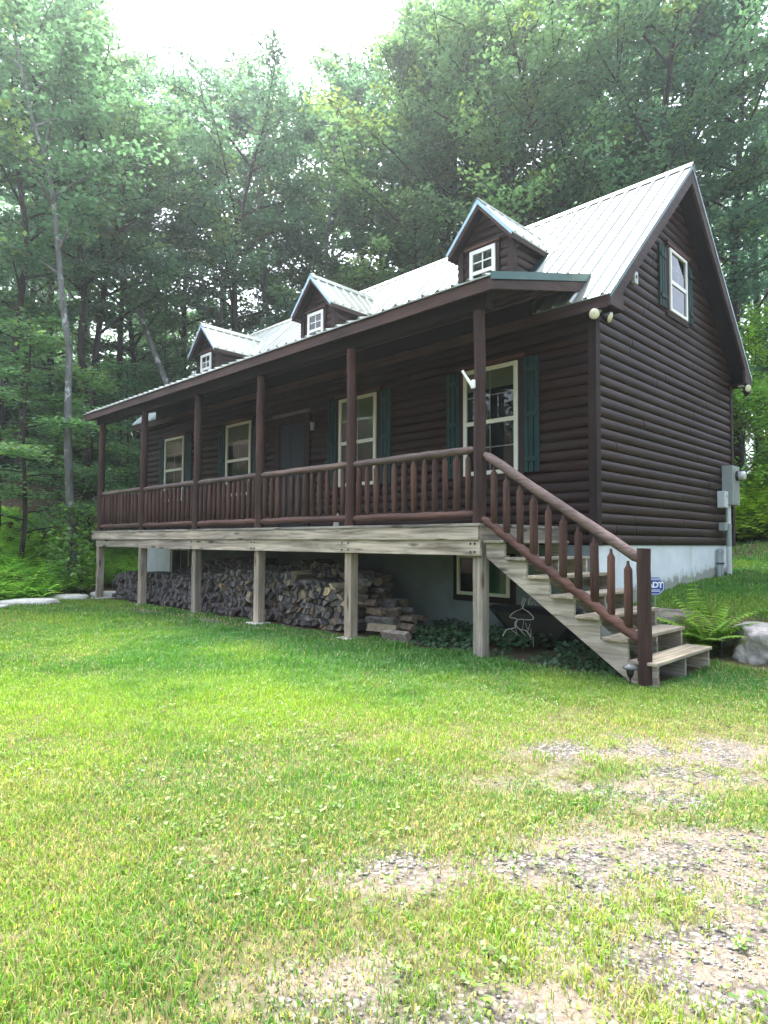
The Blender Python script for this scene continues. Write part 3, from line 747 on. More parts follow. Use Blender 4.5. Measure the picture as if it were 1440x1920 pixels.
# railing: one baluster mesh shared by all bays
def baluster_mesh(h, r):
    b = MB()
    b.tube([(0, 0, -0.03), (0, 0, 0.012), (0, 0, 0.03), (0, 0, h * 0.5), (0, 0, h - 0.06), (0, 0, h - 0.05), (0, 0, h - 0.012), (0, 0, h + 0.035)],
           [r * 0.42, r * 0.5, r * 0.98, r * 1.03, r, r * 0.96, r * 0.45, r * 0.3], 10, wob=0.05)
    o = b.build('baluster', M['baluster'])
    me = o.data; bpy.data.objects.remove(o); return me
bal_meshes = [baluster_mesh(0.665, r) for r in (0.034, 0.038, 0.036, 0.040)]
def log_rail(mb, a, b, r, n=14, wob=0.006, taper=0.5):
    a, b = Vector(a), Vector(b); pts = []; rad = []
    for i in range(n + 1):
        t = i / n
        j = Vector((random.uniform(-wob, wob), random.uniform(-wob, wob), random.uniform(-wob, wob))) if 0 < i < n else Vector((0, 0, 0))
        pts.append(a.lerp(b, t) + j); rad.append(r * random.uniform(0.95, 1.06))
    L = (b - a).length
    rad[0] = r * taper; rad[-1] = r * taper
    pts.insert(1, a.lerp(b, 0.07 / L)); rad.insert(1, r * 0.96); pts.insert(-1, a.lerp(b, 1 - 0.07 / L)); rad.insert(-1, r * 0.96)
    mb.tube(pts, rad, 14, wob=0.03)
def rail_bay(a, b, n, top_mat, low_mat, axis='x'):
    root = empty('railing', (a[0], a[1], 0)); root.parent = cabin; root.location = Vector((a[0], a[1], 0)) - wl(cabin)
    t = MB(); log_rail(t, (a[0], a[1], 0.872), (b[0], b[1], 0.866), 0.046); t.build('top_rail', top_mat, root)
    t = MB(); log_rail(t, (a[0], a[1], 0.108), (b[0], b[1], 0.104), 0.050); t.build('bottom_rail', low_mat, root)
    for i in range(n):
        q = (i + 0.62) / (n + 0.24)
        o = bpy.data.objects.new('baluster', bal_meshes[(i * 7 + n) % 4]); COL.objects.link(o); o.parent = root
        o.location = ((b[0] - a[0]) * q, (b[1] - a[1]) * q, 0.150)
        o.rotation_euler = (random.uniform(-.012, .012), random.uniform(-.012, .012), random.uniform(0, 6.28)); s = random.uniform(0.95, 1.06)
        o.scale = (s, s, random.uniform(0.992, 1.012))
for i in range(5):
    rail_bay((POSTS[i] - 0.06, PY), (POSTS[i + 1] + 0.06, PY), 12, M['rail'], M['rail_red'])
rail_bay((POSTS[5], PY + 0.06), (POSTS[5], -0.04), 9, M['rail_y'], M['rail_y'])

# ---- stairs (run down towards +x)
XN = [-0.176 + 0.281 * k for k in range(7)]; ZT = [-0.193 - 0.1895 * k for k in range(7)]
YS0, YS1 = -1.80, -0.41
poly = [(-0.452, ZT[0] - 0.036)]
for k in range(7):
    poly.append((XN[k] - 0.022, ZT[k] - 0.036))
    if k < 6: poly.append((XN[k] - 0.022, ZT[k + 1] - 0.036))
poly += [(XN[6] - 0.022, -1.60), (1.30, -1.60), (-0.442, -0.395)]
ms = lambda a, b, d: (a, d, b)
stairs = empty('porch_stairs', (0.5, -1.1, GZ)); stairs.parent = cabin; stairs.location = Vector((0.5, -1.1, GZ)) - wl(cabin)
for y in (YS0, -1.12, YS1 - 0.04):
    st = MB(); st.prism(poly, y, y + 0.04, ms)
    so_ = st.build('stringer', M['grey_x'], stairs, bevel=0.003)
for k in range(7):
    boxpart('tread', M['tread'], stairs, (XN[k] - 0.272, XN[k] - 0.003, YS0 - 0.05 + 0.006 * (k % 3), YS1 + 0.03, ZT[k] - 0.034, ZT[k]), bevel=0.006)
rr = MB(); log_rail(rr, (-0.47, YS0 + 0.01, 0.80), (1.345, YS0 + 0.0, -0.385), 0.052, taper=0.55); rr.build('top_rail', M['rail'], stairs)
rr = MB(); log_rail(rr, (-0.50, YS0 + 0.01, 0.06), (1.345, YS0, -1.155), 0.050, n=22, wob=0.010, taper=0.6); rr.build('bottom_rail', M['rail_red'], stairs)
for i in range(10):
    q = (i + 0.75) / 10.5
    x = -0.47 + 1.815 * q; zb = 0.06 - 0.6694 * (x + 0.5) + 0.03
    o = bpy.data.objects.new('baluster', bal_meshes[i % 4]); COL.objects.link(o); o.parent = stairs
    o.location = Vector((x, YS0 + 0.005, zb)) - Vector((0.5, -1.1, GZ)); o.scale = (1.08, 1.08, 0.955); o.rotation_euler = (random.uniform(-.01, .01), random.uniform(-.01, .01), i)
nw_ = MB(); zs = np.linspace(GZ - 0.2, -0.268, 9)
nw_.tube([(1.372 + random.uniform(-.004, .004), YS0 + random.uniform(-.004, .004), z) for z in zs], [0.067 - 0.004 * i / 8 for i in range(9)], 18, wob=0.02)
nw_.build('newel_post', wood('chipped_newel_stain', (0.026, 0.015, 0.014), (0.062, 0.036, 0.032), 'z', across=12, worn=(0.42, 0.30, 0.27), worn_at=0.69), stairs)

# ---- windows, shutters, doors
def window(parent, m, u0, u1, z0, z1, base, mat, grid=(2, 2), blind=0.0, casing=True, lintel=True, mid=None, curtain=None, fr=0.05, lowgrid=False):
    """double-hung window on a wall map m; base = how far the wall bulges"""
    root = empty('window', (0, 0, 0)); root.parent = parent
    c = Vector(m((u0 + u1) / 2, z0, base)); root.location = c - wl(parent)
    if casing:
        k = MB(); w = 0.085; b0 = base - 0.03
        k.box(u0 - w, u0 - 0.002, z0 - 0.09, z1 + 0.02, b0, base + 0.022, lambda a, b, d: m(a, b, d)); k.box(u1 + 0.002, u1 + w, z0 - 0.09, z1 + 0.02, b0, base + 0.022, m)
        k.box(u0 - 0.001, u1 + 0.001, z0 - 0.09, z0 - 0.002, b0, base + 0.026, m); k.box(u0 - 0.001, u1 + 0.001, z1 + 0.002, z1 + 0.02, b0, base + 0.024, m)
        k.build('casing', M['brown_z'], root, bevel=0.003)
    if lintel:
        k = MB(); k.box(u0 - 0.12, u1 + 0.12, z1 + 0.022, z1 + 0.082, base - 0.03, base + 0.05, m); k.build('lintel', M['rail_red'], root, bevel=0.006)
    bk = MB(); bk.box(u0 + 0.01, u1 - 0.01, z0 + 0.01, z1 - 0.01, base - 0.02, base + 0.004, m); bk.build('interior', M['dark'], root)
    if blind:
        k = MB(); k.box(u0 + fr, u1 - fr, z1 - fr - blind, z1 - fr, base + 0.005, base + 0.009, m); k.build('blind', M['blind'], root)
    if curtain:
        k = MB(); N = 24; a, b = curtain
        vs = []; 
        for i in range(N + 1):
            u = a + (b - a) * i / N; d = base + 0.008 + 0.003 * math.sin(i * 2.1)
            vs += [m(u, z0 + fr, d), m(u, z1 - fr, d)]
        k.add(vs, [(2 * i, 2 * i + 2, 2 * i + 3, 2 * i + 1) for i in range(N)], True); k.build('curtain', M['greencloth'], root)
    if mid is None: mid = (z0 + z1) / 2
    f = MB(); o1 = base + 0.045
    f.box(u0, u0 + fr, z0, z1, base - 0.01, o1, m); f.box(u1 - fr, u1, z0, z1, base - 0.01, o1, m)
    f.box(u0 + fr, u1 - fr, z0, z0 + fr, base - 0.01, o1 - 0.001, m); f.box(u0 + fr, u1 - fr, z1 - fr, z1, base - 0.01, o1 - 0.001, m)
    f.build('frame', mat, root, bevel=0.004)
    s = MB()
    if mid: s.box(u0 + fr - 0.004, u1 - fr + 0.004, mid - 0.03, mid + 0.03, base + 0.006, o1 - 0.008, m)
    w = 0.0075
    def muntins(za, zb, gu, gz):
        for i in range(1, gu):
            u = u0 + fr + (u1 - u0 - 2 * fr) * i / gu; s.box(u - w, u + w, za, zb, base + 0.012, base + 0.0195, m)
        for i in range(1, gz):
            z = za + (zb - za) * i / gz; s.box(u0 + fr, u1 - fr, z - w, z + w, base + 0.012, base + 0.0185, m)
    if grid: muntins((mid + 0.03) if mid else z0 + fr, z1 - fr, *grid)
    if lowgrid: muntins(z0 + fr, mid - 0.03, *grid)
    if s.v: s.build('sash', mat, root)
    g = MB(); q = base + 0.021
    g.add([m(u0 + fr - .005, z0 + fr - .005, q), m(u1 - fr + .005, z0 + fr - .005, q), m(u1 - fr + .005, z1 - fr + .005, q), m(u0 + fr - .005, z1 - fr + .005, q)], [(0, 1, 2, 3)])
    g.build('pane', M['glass'], root, normals=False)
    return root
def shutter(parent, m, u0, u1, z0, z1, base):
    s = MB(); n = 3; gap = 0.02; w = (u1 - u0 - gap * (n - 1)) / n
    for i in range(n):
        a = u0 + i * (w + gap); s.box(a, a + w, z0, z1, base - 0.005, base + 0.022, m)
    for zz in (z0 + 0.11 * (z1 - z0), z0 + 0.5 * (z1 - z0), z0 + 0.89 * (z1 - z0)) if (z1 - z0) > 1.2 else (z0 + 0.17 * (z1 - z0), z0 + 0.83 * (z1 - z0)):
        s.box(u0 + 0.02, u1 - 0.02, zz - 0.035, zz + 0.035, base + 0.022, base + 0.042, m)
    return s.build('shutter', M['teal'], parent, bevel=0.003)
B = 0.018
for (a, b, bl) in ((-2.12, -1.155, 0.27), (-5.0, -4.03, 0.36), (-8.85, -7.87, 0.42), (-11.76, -10.78, 0.42)):
    window(cabin, mfront, a, b, 0.783, 2.394, B, M['cream'], (2, 2), blind=bl, lowgrid=True, mid=1.57, fr=0.06)
    shutter(cabin, mfront, a - 0.345, a - 0.095, 0.775, 2.41, B); shutter(cabin, mfront, b + 0.09, b + 0.335, 0.775, 2.41, B)
window(cabin, mgable, 2.478, 3.205, 3.475, 4.495, B, M['white'], (2, 2), mid=3.96, fr=0.05)
shutter(cabin, mgable, 2.105, 2.375, 3.48, 4.46, B); shutter(cabin, mgable, 3.30, 3.50, 3.48, 4.46, B)
# front door
dr = empty('front_door', (0, 0, 0)); dr.parent = cabin; dr.location = Vector((-6.42, -0.02, 0.0)) - wl(cabin)
k = MB()
k.box(-7.0, -6.84, 0.0, 2.30, -0.012, B + 0.03, mfront); k.box(-6.045, -5.87, 0.0, 2.30, -0.012, B + 0.03, mfront); k.box(-6.84, -6.045, 2.13, 2.30, -0.012, B + 0.028, mfront)
k.build('casing', M['brown_z'], dr, bevel=0.004)
k = MB(); k.box(-7.06, -5.82, 2.302, 2.37, -0.012, B + 0.055, mfront); k.build('lintel', M['rail'], dr, bevel=0.006)
k = MB(); k.box(-6.838, -6.047, 0.01, 2.128, -0.012, B + 0.002, mfront)
for (a, b, c, d) in ((-6.75, -6.48, 0.2, 0.95), (-6.40, -6.13, 0.2, 0.95), (-6.75, -6.48, 1.1, 1.95), (-6.40, -6.13, 1.1, 1.95)):
    k.box(a, b, c, d, B + 0.002, B + 0.010, mfront)
k.build('panel', M['door'], dr, bevel=0.004)
k = MB(); k.lathe([(0.012, 0), (0.012, 0.03), (0.03, 0.045), (0.032, 0.06), (0.018, 0.075)], (-6.12, -B, 1.0), 14, M=Matrix.Rotation(PI / 2, 3, 'X')); k.build('handle', M['blackmetal'], dr)
# basement windows under the deck
mfound = lambda u, z, d: (u, 0.03 - d, z)
bw = window(cabin, mfound, -2.262, -1.318, -1.008, -0.40, 0.025, M['cream'], grid=None, lintel=False, mid=0, curtain=(-1.79, -1.38), fr=0.05)
k = MB(); k.box(-1.80, -1.76, -0.96, -0.45, 0.04, 0.068, mfound); k.build('sash', M['cream'], bw)
window(cabin, mfound, -11.35, -10.45, -1.35, -0.40, 0.025, M['cream'], grid=(2, 1), lintel=False, mid=0, fr=0.045)

# ---- dormers
def dormer(xc):
    yf, hw, hr = 0.50, 0.525, 0.612
    zr_, ze = 5.235, 4.545; ty = 0.285
    yb = lambda z: (z - EAVE_Z) / SLOPE + EAVE_Y
    root = empty('dormer', (xc, yf, 3.7)); root.parent = cabin; root.location = Vector((xc, yf, 3.7)) - wl(cabin)
    md = lambda u, z, d: (u, yf - d, z)
    sl_ = (zr_ - ze) / hr
    w = MB()
    def sp(z):
        h = hw if z < zr_ - 0.12 - hw * sl_ else max(0.01, (zr_ - 0.10 - z) / sl_)
        return (xc - h, xc + h)
    siding(w, md, 3.55, zr_ - 0.14, sp, base=-0.02, bulge=0.03)
    for s in (-1, 1):
        msd = lambda u, z, d, s=s: (xc + s * (hw + d), u, z)
        siding(w, msd, 3.55, ze + 0.02, lambda z: (yf + 0.01, max(yf + 0.02, yb(z) + 0.1)), base=-0.02, bulge=0.03)
    w.build('log_wall', M['siding'], root, normals=False)
    for s in (-1, 1):
        k = MB(); k.box(xc + s * (hw - 0.09), xc + s * (hw + 0.022), yf - 0.028, yf + 0.07, 3.55, ze - 0.03 + 0.06)
        k.build('corner_board', M['brown_z'], root, bevel=0.003)
    r = MB(); th = 0.02
    for s in (-1, 1):
        P = [(xc, ty, zr_), (xc, yb(zr_) + 0.05, zr_), (xc + s * (hr + 0.02), yb(ze) + 0.05, ze - 0.02 * sl_), (xc + s * (hr + 0.02), ty, ze - 0.02 * sl_)]
        r.add(P + [(p[0], p[1], p[2] - th) for p in P], [(0, 1, 2, 3), (7, 6, 5, 4), (0, 4, 5, 1), (1, 5, 6, 2), (2, 6, 7, 3), (3, 7, 4, 0)])
        nrm = Vector((s * sl_, 0, 1)).normalized(); yy = ty + 0.12
        while yy < yb(zr_):
            # rib from ridge down to eave or valley
            q = 1.0 if yy < yb(ze) else max(0.0, (zr_ - (EAVE_Z + SLOPE * (yy - EAVE_Y))) / 1.0)
            zt = EAVE_Z + SLOPE * (yy - EAVE_Y); zlow = max(ze, zt); qq = (zr_ - zlow) / (zr_ - ze)
            if qq > 0.05:
                a = Vector((xc, yy, zr_)); b = Vector((xc + s * hr * qq, yy, zlow))
                e = Vector((0, 0.03, 0)); e2 = Vector((0, 0.014, 0)); h = nrm * 0.018
                vs = [a - e, a - e2 + h, a + e2 + h, a + e, b - e, b - e2 + h, b + e2 + h, b + e]
                r.add(vs, [(0, 1, 5, 4), (1, 2, 6, 5), (2, 3, 7, 6), (4, 5, 6, 7)])
            yy += 0.229
    ro = r.build('roof', M['roof'], root)
    c = MB()
    for s in (-1, 1):
        P = [(xc, ty - 0.01, zr_ + 0.034), (xc, yb(zr_) + 0.1, zr_ + 0.034), (xc + s * 0.10, yb(zr_) + 0.06, zr_ + 0.034 - 0.10 * sl_), (xc + s * 0.10, ty - 0.01, zr_ + 0.034 - 0.10 * sl_)]
        c.add(P + [(p[0], p[1], p[2] - 0.012) for p in P], [(0, 1, 2, 3), (7, 6, 5, 4), (0, 4, 5, 1), (1, 5, 6, 2), (2, 6, 7, 3), (3, 7, 4, 0)])
    c.build('ridge_cap', M['roof'], root)
    md2 = lambda a, b, d: (a, d, b)
    for s in (-1, 1):
        t = MB(); t.prism([(xc, zr_ + 0.004), (xc + s * (hr + 0.022), ze - 0.018), (xc + s * (hr + 0.022), ze - 0.085), (xc, zr_ - 0.075)], ty - 0.012, ty - 0.001, md2); t.build('rake_trim', M['trimpale'], root)
        t = MB(); t.prism([(xc, zr_ - 0.03), (xc + s * hr, ze - 0.03), (xc + s * hr, ze - 0.13), (xc, zr_ - 0.14)], ty + 0.0, ty + 0.036, md2); t.build('rake_board', M['brown_x'], root, bevel=0.003)
        t = MB()
        P = [(xc + s * 0.0, ty + 0.037, zr_ - 0.022), (xc, yf + 0.02, zr_ - 0.022), (xc + s * hr, yb(ze) , ze - 0.024), (xc + s * hr, ty + 0.037, ze - 0.024)]
        Q = [(p[0], p[1], p[2] - 0.06) for p in P]
        t.add(P + Q, [(0, 1, 2, 3), (7, 6, 5, 4), (0, 4, 5, 1), (1, 5, 6, 2), (2, 6, 7, 3), (3, 7, 4, 0)]); t.build('soffit', M['dark_x'], root)
        t = MB(); t.box(xc + s * (hr - 0.02), xc + s * (hr + 0.012), ty + 0.037, yb(ze - 0.1), ze - 0.12, ze - 0.024); t.build('fascia', M['brown_y'], root, bevel=0.003)
        # valley flashing and end flashing on the main roof
        t = MB(); n = Vector((0, -SLOPE, 1)).normalized() * 0.024
        a = Vector((xc + s * 0.02, yb(zr_) + .02, zr_)); b = Vector((xc + s * (hr + 0.03), yb(ze) - 0.02, ze - 0.03)); o = Vector((s * 0.16, 0, 0)); 
        P = [a + n, b + n, b + o + n, a + o + n]; t.add(P + [p - n * 1.2 for p in P], [(0, 1, 2, 3), (7, 6, 5, 4), (0, 4, 5, 1), (1, 5, 6, 2), (2, 6, 7, 3), (3, 7, 4, 0)]); t.build('valley_flashing', M['roof'], root)
        t = MB(); x0 = xc + s * (hw + 0.015); x1 = xc + s * (hw + 0.13)
        P = [Vector((x0, yf, EAVE_Z + SLOPE * (yf - EAVE_Y))) + n, Vector((x1, yf, EAVE_Z + SLOPE * (yf - EAVE_Y))) + n, Vector((x1, yb(ze - .1), ze - .1)) + n, Vector((x0, yb(ze - .1), ze - .1)) + n]
        t.add(P + [p - n * 1.2 for p in P], [(0, 1, 2, 3), (7, 6, 5, 4), (0, 4, 5, 1), (1, 5, 6, 2), (2, 6, 7, 3), (3, 7, 4, 0)]); t.build('side_flashing', M['rooftrim'], root)
    # window inside the front
    return root, md
def dormer_window(root, md, xc):
    # dormer > window is already the third level: frame, pane, casing sit beside it as one part each
    u0, u1, z0, z1, base, fr = xc - 0.285, xc + 0.215, 3.86, 4.512, 0.014, 0.065
    k = MB()
    for a, b, c, d in ((u0 - 0.06, u0 - 0.002, z0, z1 + 0.03), (u1 + 0.002, u1 + 0.06, z0, z1 + 0.03), (u0 - 0.002, u1 + 0.002, z1 + 0.002, z1 + 0.03)): k.box(a, b, c, d, base - 0.03, base + 0.022, md)
    k.build('window_casing', M['brown_z'], root, bevel=0.003)
    k = MB(); k.box(u0 - 0.09, u1 + 0.09, z1 + 0.032, z1 + 0.072, base - 0.03, base + 0.055, md); k.build('lintel', M['rail_red'], root, bevel=0.004)
    k = MB(); k.box(u0 + .01, u1 - .01, z0, z1 - .01, base - 0.02, base + 0.003, md); k.build('window_interior', M['dark'], root)
    f = MB(); o1 = base + 0.045; mid = 4.135
    f.box(u0, u0 + fr, z0, z1, base - .01, o1, md); f.box(u1 - fr, u1, z0, z1, base - .01, o1, md)
    f.box(u0 + fr, u1 - fr, z1 - fr, z1, base - .01, o1 - .001, md); f.box(u0 + fr, u1 - fr, mid - 0.03, mid + 0.03, base + .004, o1 - .006, md); f.box(u0 + fr, u1 - fr, z0, z0 + fr, base - .01, o1 - .001, md)
    um = (u0 + u1) / 2; zm = (mid + 0.03 + z1 - fr) / 2
    f.box(um - .01, um + .01, mid + .03, z1 - fr, base + .012, base + .030, md); f.box(u0 + fr, u1 - fr, zm - .01, zm + .01, base + .012, base + .029, md)
    f.build('window_frame', M['white'], root, bevel=0.003)
    g = MB(); q = base + 0.022
    g.add([md(u0 + fr - .004, z0 + fr, q), md(u1 - fr + .004, z0 + fr, q), md(u1 - fr + .004, z1 - fr + .004, q), md(u0 + fr - .004, z1 - fr + .004, q)], [(0, 1, 2, 3)])
    g.build('window_pane', M['glass'], root, normals=False)
for xc in (-2.095, -6.30, -10.64):
    root, md = dormer(xc); dormer_window(root, md, xc)

# ------------------------------------------------------------------ FIXTURES ON THE CABIN (things of their own)
def floodlight(loc, dirs, label):
    t = empty('floodlight', loc, label, 'floodlight', 'floodlights under the eaves')
    k = MB(); k.lathe([(0.055, 0), (0.055, -0.025), (0.03, -0.035)], loc, 14); k.build('mounting_plate', M['white'], t)
    for d in dirs:
        d = Vector(d).normalized(); R = d.to_track_quat('Z', 'Y').to_matrix()
        side = Vector((d.x, d.y, 0)); p0 = Vector(loc) + Vector((0, 0, -0.03)); p1 = p0 + side * 0.06 + Vector((0, 0, -0.025)); c = p1 + d * 0.03 + Vector((0, 0, -0.02))
        a = MB(); a.tube([p0, p1, c], 0.013, 8); ao = a.build('arm', M['blackmetal'], t)
        h = MB(); h.lathe([(0.028, -0.02), (0.05, 0.02), (0.068, 0.075), (0.072, 0.09), (0.064, 0.092)], c, 18, M=R)
        ho = h.build('lamp_head', M['black'], t)
        l = MB(); l.lathe([(0.066, 0.0925), (0.06, 0.099), (0.03, 0.107), (0.004, 0.11)], c, 18, M=R); l.build('lens', M['lens'], ho)
floodlight((0.10, -0.12, 2.782), [(0.25, -0.93, -0.2), (0.95, 0.1, -0.45)], 'black twin-head floodlight under the roof corner above the stairs')
floodlight((0.20, HW - 0.03, 2.782), [(0.8, -0.55, -0.15), (0.55, 0.75, -0.7)], 'twin floodlight under the rear corner of the gable, beside the hillside shrubs')
floodlight((-HL - 0.22, -0.09, 2.782), [(-0.1, -0.9, -0.35), (-0.9, 0.2, -0.5)], 'small twin floodlight at the left roof corner, seen behind the porch post')

lan = empty('wall_lantern', (-5.70, -0.02, 1.88), 'small dark wall lantern beside the front door', 'wall lamp')
k = MB(); k.box(-5.73, -5.67, -0.045, -0.017, 1.93, 2.10); k.build('back_plate', M['blackmetal'], lan)
k = MB(); k.lathe([(0.045, 0.0), (0.052, 0.01), (0.02, 0.05), (0.006, 0.07)], (-5.70, -0.115, 2.06), 8, smooth=False); k.tube([(-5.70, -0.04, 2.09), (-5.70, -0.08, 2.13), (-5.70, -0.115, 2.125)], 0.006, 6); k.build('cap', M['blackmetal'], lan)
k = MB(); k.lathe([(0.032, 0.0), (0.044, 0.14)], (-5.70, -0.115, 1.915), 8, smooth=False); k.build('glass_shade', M['greypvc'], lan)

met = empty('electric_meter', (0.1, 5.06, 0.45), 'grey electric meter cabinet with round glass dome on the gable corner', 'electric meter')
k = MB(); k.box(0.016, 0.205, 4.88, 5.27, 0.49, 1.21); k.build('cabinet', M['greymetal'], met, bevel=0.01)
k = MB(); k.box(0.206, 0.212, 4.93, 5.22, 0.52, 0.78); k.box(0.206, 0.210, 4.91, 5.24, 0.80, 1.17); k.build('cover_panel', M['greymetal'], met, bevel=0.002)
k = MB(); RX = Matrix.Rotation(PI / 2, 3, 'Y')
k.lathe([(0.092, 0), (0.092, 0.035), (0.085, 0.04)], (0.21, 5.09, 1.03), 20, M=RX); k.build('meter_ring', M['black'], met)
k = MB(); k.lathe([(0.082, 0.04), (0.08, 0.13), (0.06, 0.15), (0.005, 0.152)], (0.21, 5.09, 1.03), 20, M=RX); k.build('glass_dome', M['meterglass'], met)
jb = tag(MB().build('x', M['pvc']), 'x', 'x') if False else None
k = MB(); k.box(0.016, 0.15, 4.60, 4.80, 0.43, 0.73); jb = k.build('junction_box', M['pvc'], origin=(0.08, 4.7, 0.43), bevel=0.012)
tag(jb, 'small pale grey box on the gable logs just left of the meter cabinet', 'junction box')
k = MB(); k.box(0.151, 0.156, 4.70, 4.74, 0.62, 0.66); k.build('latch', M['greymetal'], jb)
k = MB(); k.box(0.016, 0.13, 4.66, 4.80, 0.02, 0.165); k2 = k.build('junction_box', M['greymetal'], origin=(0.08, 4.73, 0.02), bevel=0.01)
tag(k2, 'lower grey cube-shaped box on the logs beside the vertical conduit', 'junction box')
cn = empty('conduit', (0.09, 4.98, -0.85), 'thick grey conduit running from the meter cabinet down into the grass', 'conduit')
k = MB(); k.tube([(0.09, 4.97, 0.49), (0.09, 4.97, 0.15)], 0.045, 14); k.build('upper_pipe', M['pvc'], cn)
k = MB(); k.tube([(0.09, 4.97, 0.15), (0.09, 4.97, -0.26)], 0.052, 14); k.build('sleeve', M['greypvc'], cn)
k = MB(); k.tube([(0.09, 4.97, -0.26), (0.09, 4.97, -0.95)], 0.045, 14); k.build('lower_pipe', M['pvc'], cn)
for i, (y, lab) in enumerate(((4.60, 'left one of two short capped grey pipes on the foundation'), (4.75, 'right one of two short capped grey pipes, next to the thick conduit'))):
    k = MB(); k.tube([(0.03, y, -0.95), (0.03, y, -0.33), (0.03, y, -0.30)], [0.036, 0.036, 0.02], 12); k.tube([(0.03, y, -0.40), (0.03, y, -0.335)], 0.042, 12)
    p = k.build('capped_pipe', M['greypvc'], origin=(0.03, y, -0.85)); tag(p, lab, 'pipe', 'capped pipes on the foundation')
    k = MB(); k.tube([(0.03, y, -0.585), (0.03, y, -0.555)], 0.045, 12); k.build('strap', M['black'], p)

k = MB(); k.box(0.016, 0.075, 1.10, 1.22, 3.52, 3.70); gb = k.build('sensor_box', M['pvc'], origin=(0.02, 1.16, 3.52), bevel=0.01)
tag(gb, 'small pale sensor box tucked under the gable rake board', 'sensor')
k = MB(); k.lathe([(0.03, 0), (0.03, 0.012)], (0.075, 1.16, 3.62), 12, M=RX); k.build('lens', M['greymetal'], gb)
# white bracket on the nearest porch post
pd_ = empty('post_fixture', (-0.58, PY - 0.075, 1.60), 'white plastic spotlight bracket with raised arm clamped on the nearest porch post', 'fixture')
k = MB(); k.box(-0.62, -0.56, PY - 0.10, PY - 0.066, 1.575, 1.68); k.build('base', M['white'], pd_, bevel=0.012)
k = MB(); k.tube([(-0.60, PY - 0.095, 1.60), (-0.64, PY - 0.11, 1.68), (-0.70, PY - 0.12, 1.77), (-0.715, PY - 0.12, 1.80)], [0.014, 0.019, 0.016, 0.019], 10); k.build('arm', M['white'], pd_)
# ------------------------------------------------------------------ FIREWOOD under the deck
def split_log(poly, y0, y1, name, mat, m=None, loc=None):
    """a split log: rough wedge section extruded, slightly tapered and bowed"""
    cx = sum(p[0] for p in poly) / len(poly); cz = sum(p[1] for p in poly) / len(poly)
    n = len(poly); vs = []; rings = 3
    for r in range(rings):
        t = r / (rings - 1); s = 1 + random.uniform(-0.05, 0.05); ox, oz = random.uniform(-.006, .006), random.uniform(-.006, .006)
        for (a, b) in poly:
            vs.append(((a - cx) * s + ox, (y0 + (y1 - y0) * t), (b - cz) * s + oz))
    fs = [tuple(range(n - 1, -1, -1)), tuple((rings - 1) * n + i for i in range(n))]
    for r in range(rings - 1):
        for i in range(n): fs.append((r * n + i, r * n + (i + 1) % n, (r + 1) * n + (i + 1) % n, (r + 1) * n + i))
    if m: vs = [m(*v) for v in vs]
    b = MB(); b.add(vs, fs)
    return b, (cx, 0, cz)
fire = []      # (visible size, builder, label, mat)
def top_front(x): return float(np.interp(x, [-11.6, -11.2, -10.6, -9.6, -8.4, -7.4, -6.4, -5.4, -4.6, -3.9, -3.3], [-1.25, -1.02, -0.94, -0.92, -0.93, -0.80, -0.74, -0.72, -0.74, -0.83, -0.90]))
def top_back(x): return float(np.interp(x, [-10.5, -9.0, -8.2, -7.5, -6.6, -6.0, -5.2, -4.4, -3.9, -3.2], [-0.95, -0.80, -0.66, -0.54, -0.52, -0.66, -0.60, -0.52, -0.60, -0.66]))
def stack(x0, x1, top, yc, ln, tan_prob, cw=0.098, ch=0.090, label='', from_row=0):
    nxx = int((x1 - x0) / cw); nz = 12
    jx = rng.normal(0, 0.019, (nxx + 1, nz + 1)); jz = rng.normal(0, 0.017, (nxx + 1, nz + 1)); jz[:, 0] = 0
    def vert(i, k):
        return (x0 + i * cw + (0.5 * cw if k % 2 else 0) + jx[i, k], GZ + 0.02 + k * ch + jz[i, k] + 0.015 * math.sin(i * 0.7))
    for i in range(nxx):
        for k in range(from_row, nz):
            q = [vert(i, k), vert(i + 1, k), vert(i + 1, k + 1), vert(i, k + 1)]
            zc = sum(p[1] for p in q) / 4; xc = sum(p[0] for p in q) / 4
            if zc > top(xc) - 0.02: continue
            polys = [q]
            r = random.random()
            if r < 0.30: polys = [[q[0], q[1], q[2]], [q[0], q[2], q[3]]]
            elif r < 0.55: polys = [[q[0], q[1], q[3]], [q[1], q[2], q[3]]]
            elif r < 0.72:
                m1 = ((q[0][0] + q[1][0]) / 2, q[0][1] - .01); polys = [[q[0], m1, q[1], q[2], ((q[2][0] + q[3][0]) / 2, q[2][1] + .015), q[3]]]
            for p in polys:
                cx = sum(a for a, b in p) / len(p); cz = sum(b for a, b in p) / len(p)
                p = [(cx + (a - cx) * 0.87, cz + (b - cz) * 0.87) for a, b in p]
                yo = random.gauss(0, 0.04)
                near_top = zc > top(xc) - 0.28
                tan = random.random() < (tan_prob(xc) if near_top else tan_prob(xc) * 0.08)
                fire.append((p, yc + yo, yc + yo + ln * random.uniform(0.88, 1.05), tan, label, xc))
stack(-11.35, -3.05, top_front, -1.46, 0.42, lambda x: 0.2)
nfront = len(fire)
back0 = len(fire)
stack(-9.4, -3.2, top_back, -0.92, 0.42, lambda x: 0.9 if x > -8.6 else 0.2, label='back', from_row=6)
def bay_words(x):
    i = sum(1 for p in POSTS if p > x)
    return ['', 'between the two nearest deck posts', 'between the second and third deck posts', 'between the third and fourth deck posts', 'between the fourth and fifth deck posts', 'between the two farthest deck posts', 'past the farthest deck post'][i]
GROUP = 'split firewood stacked under the deck'
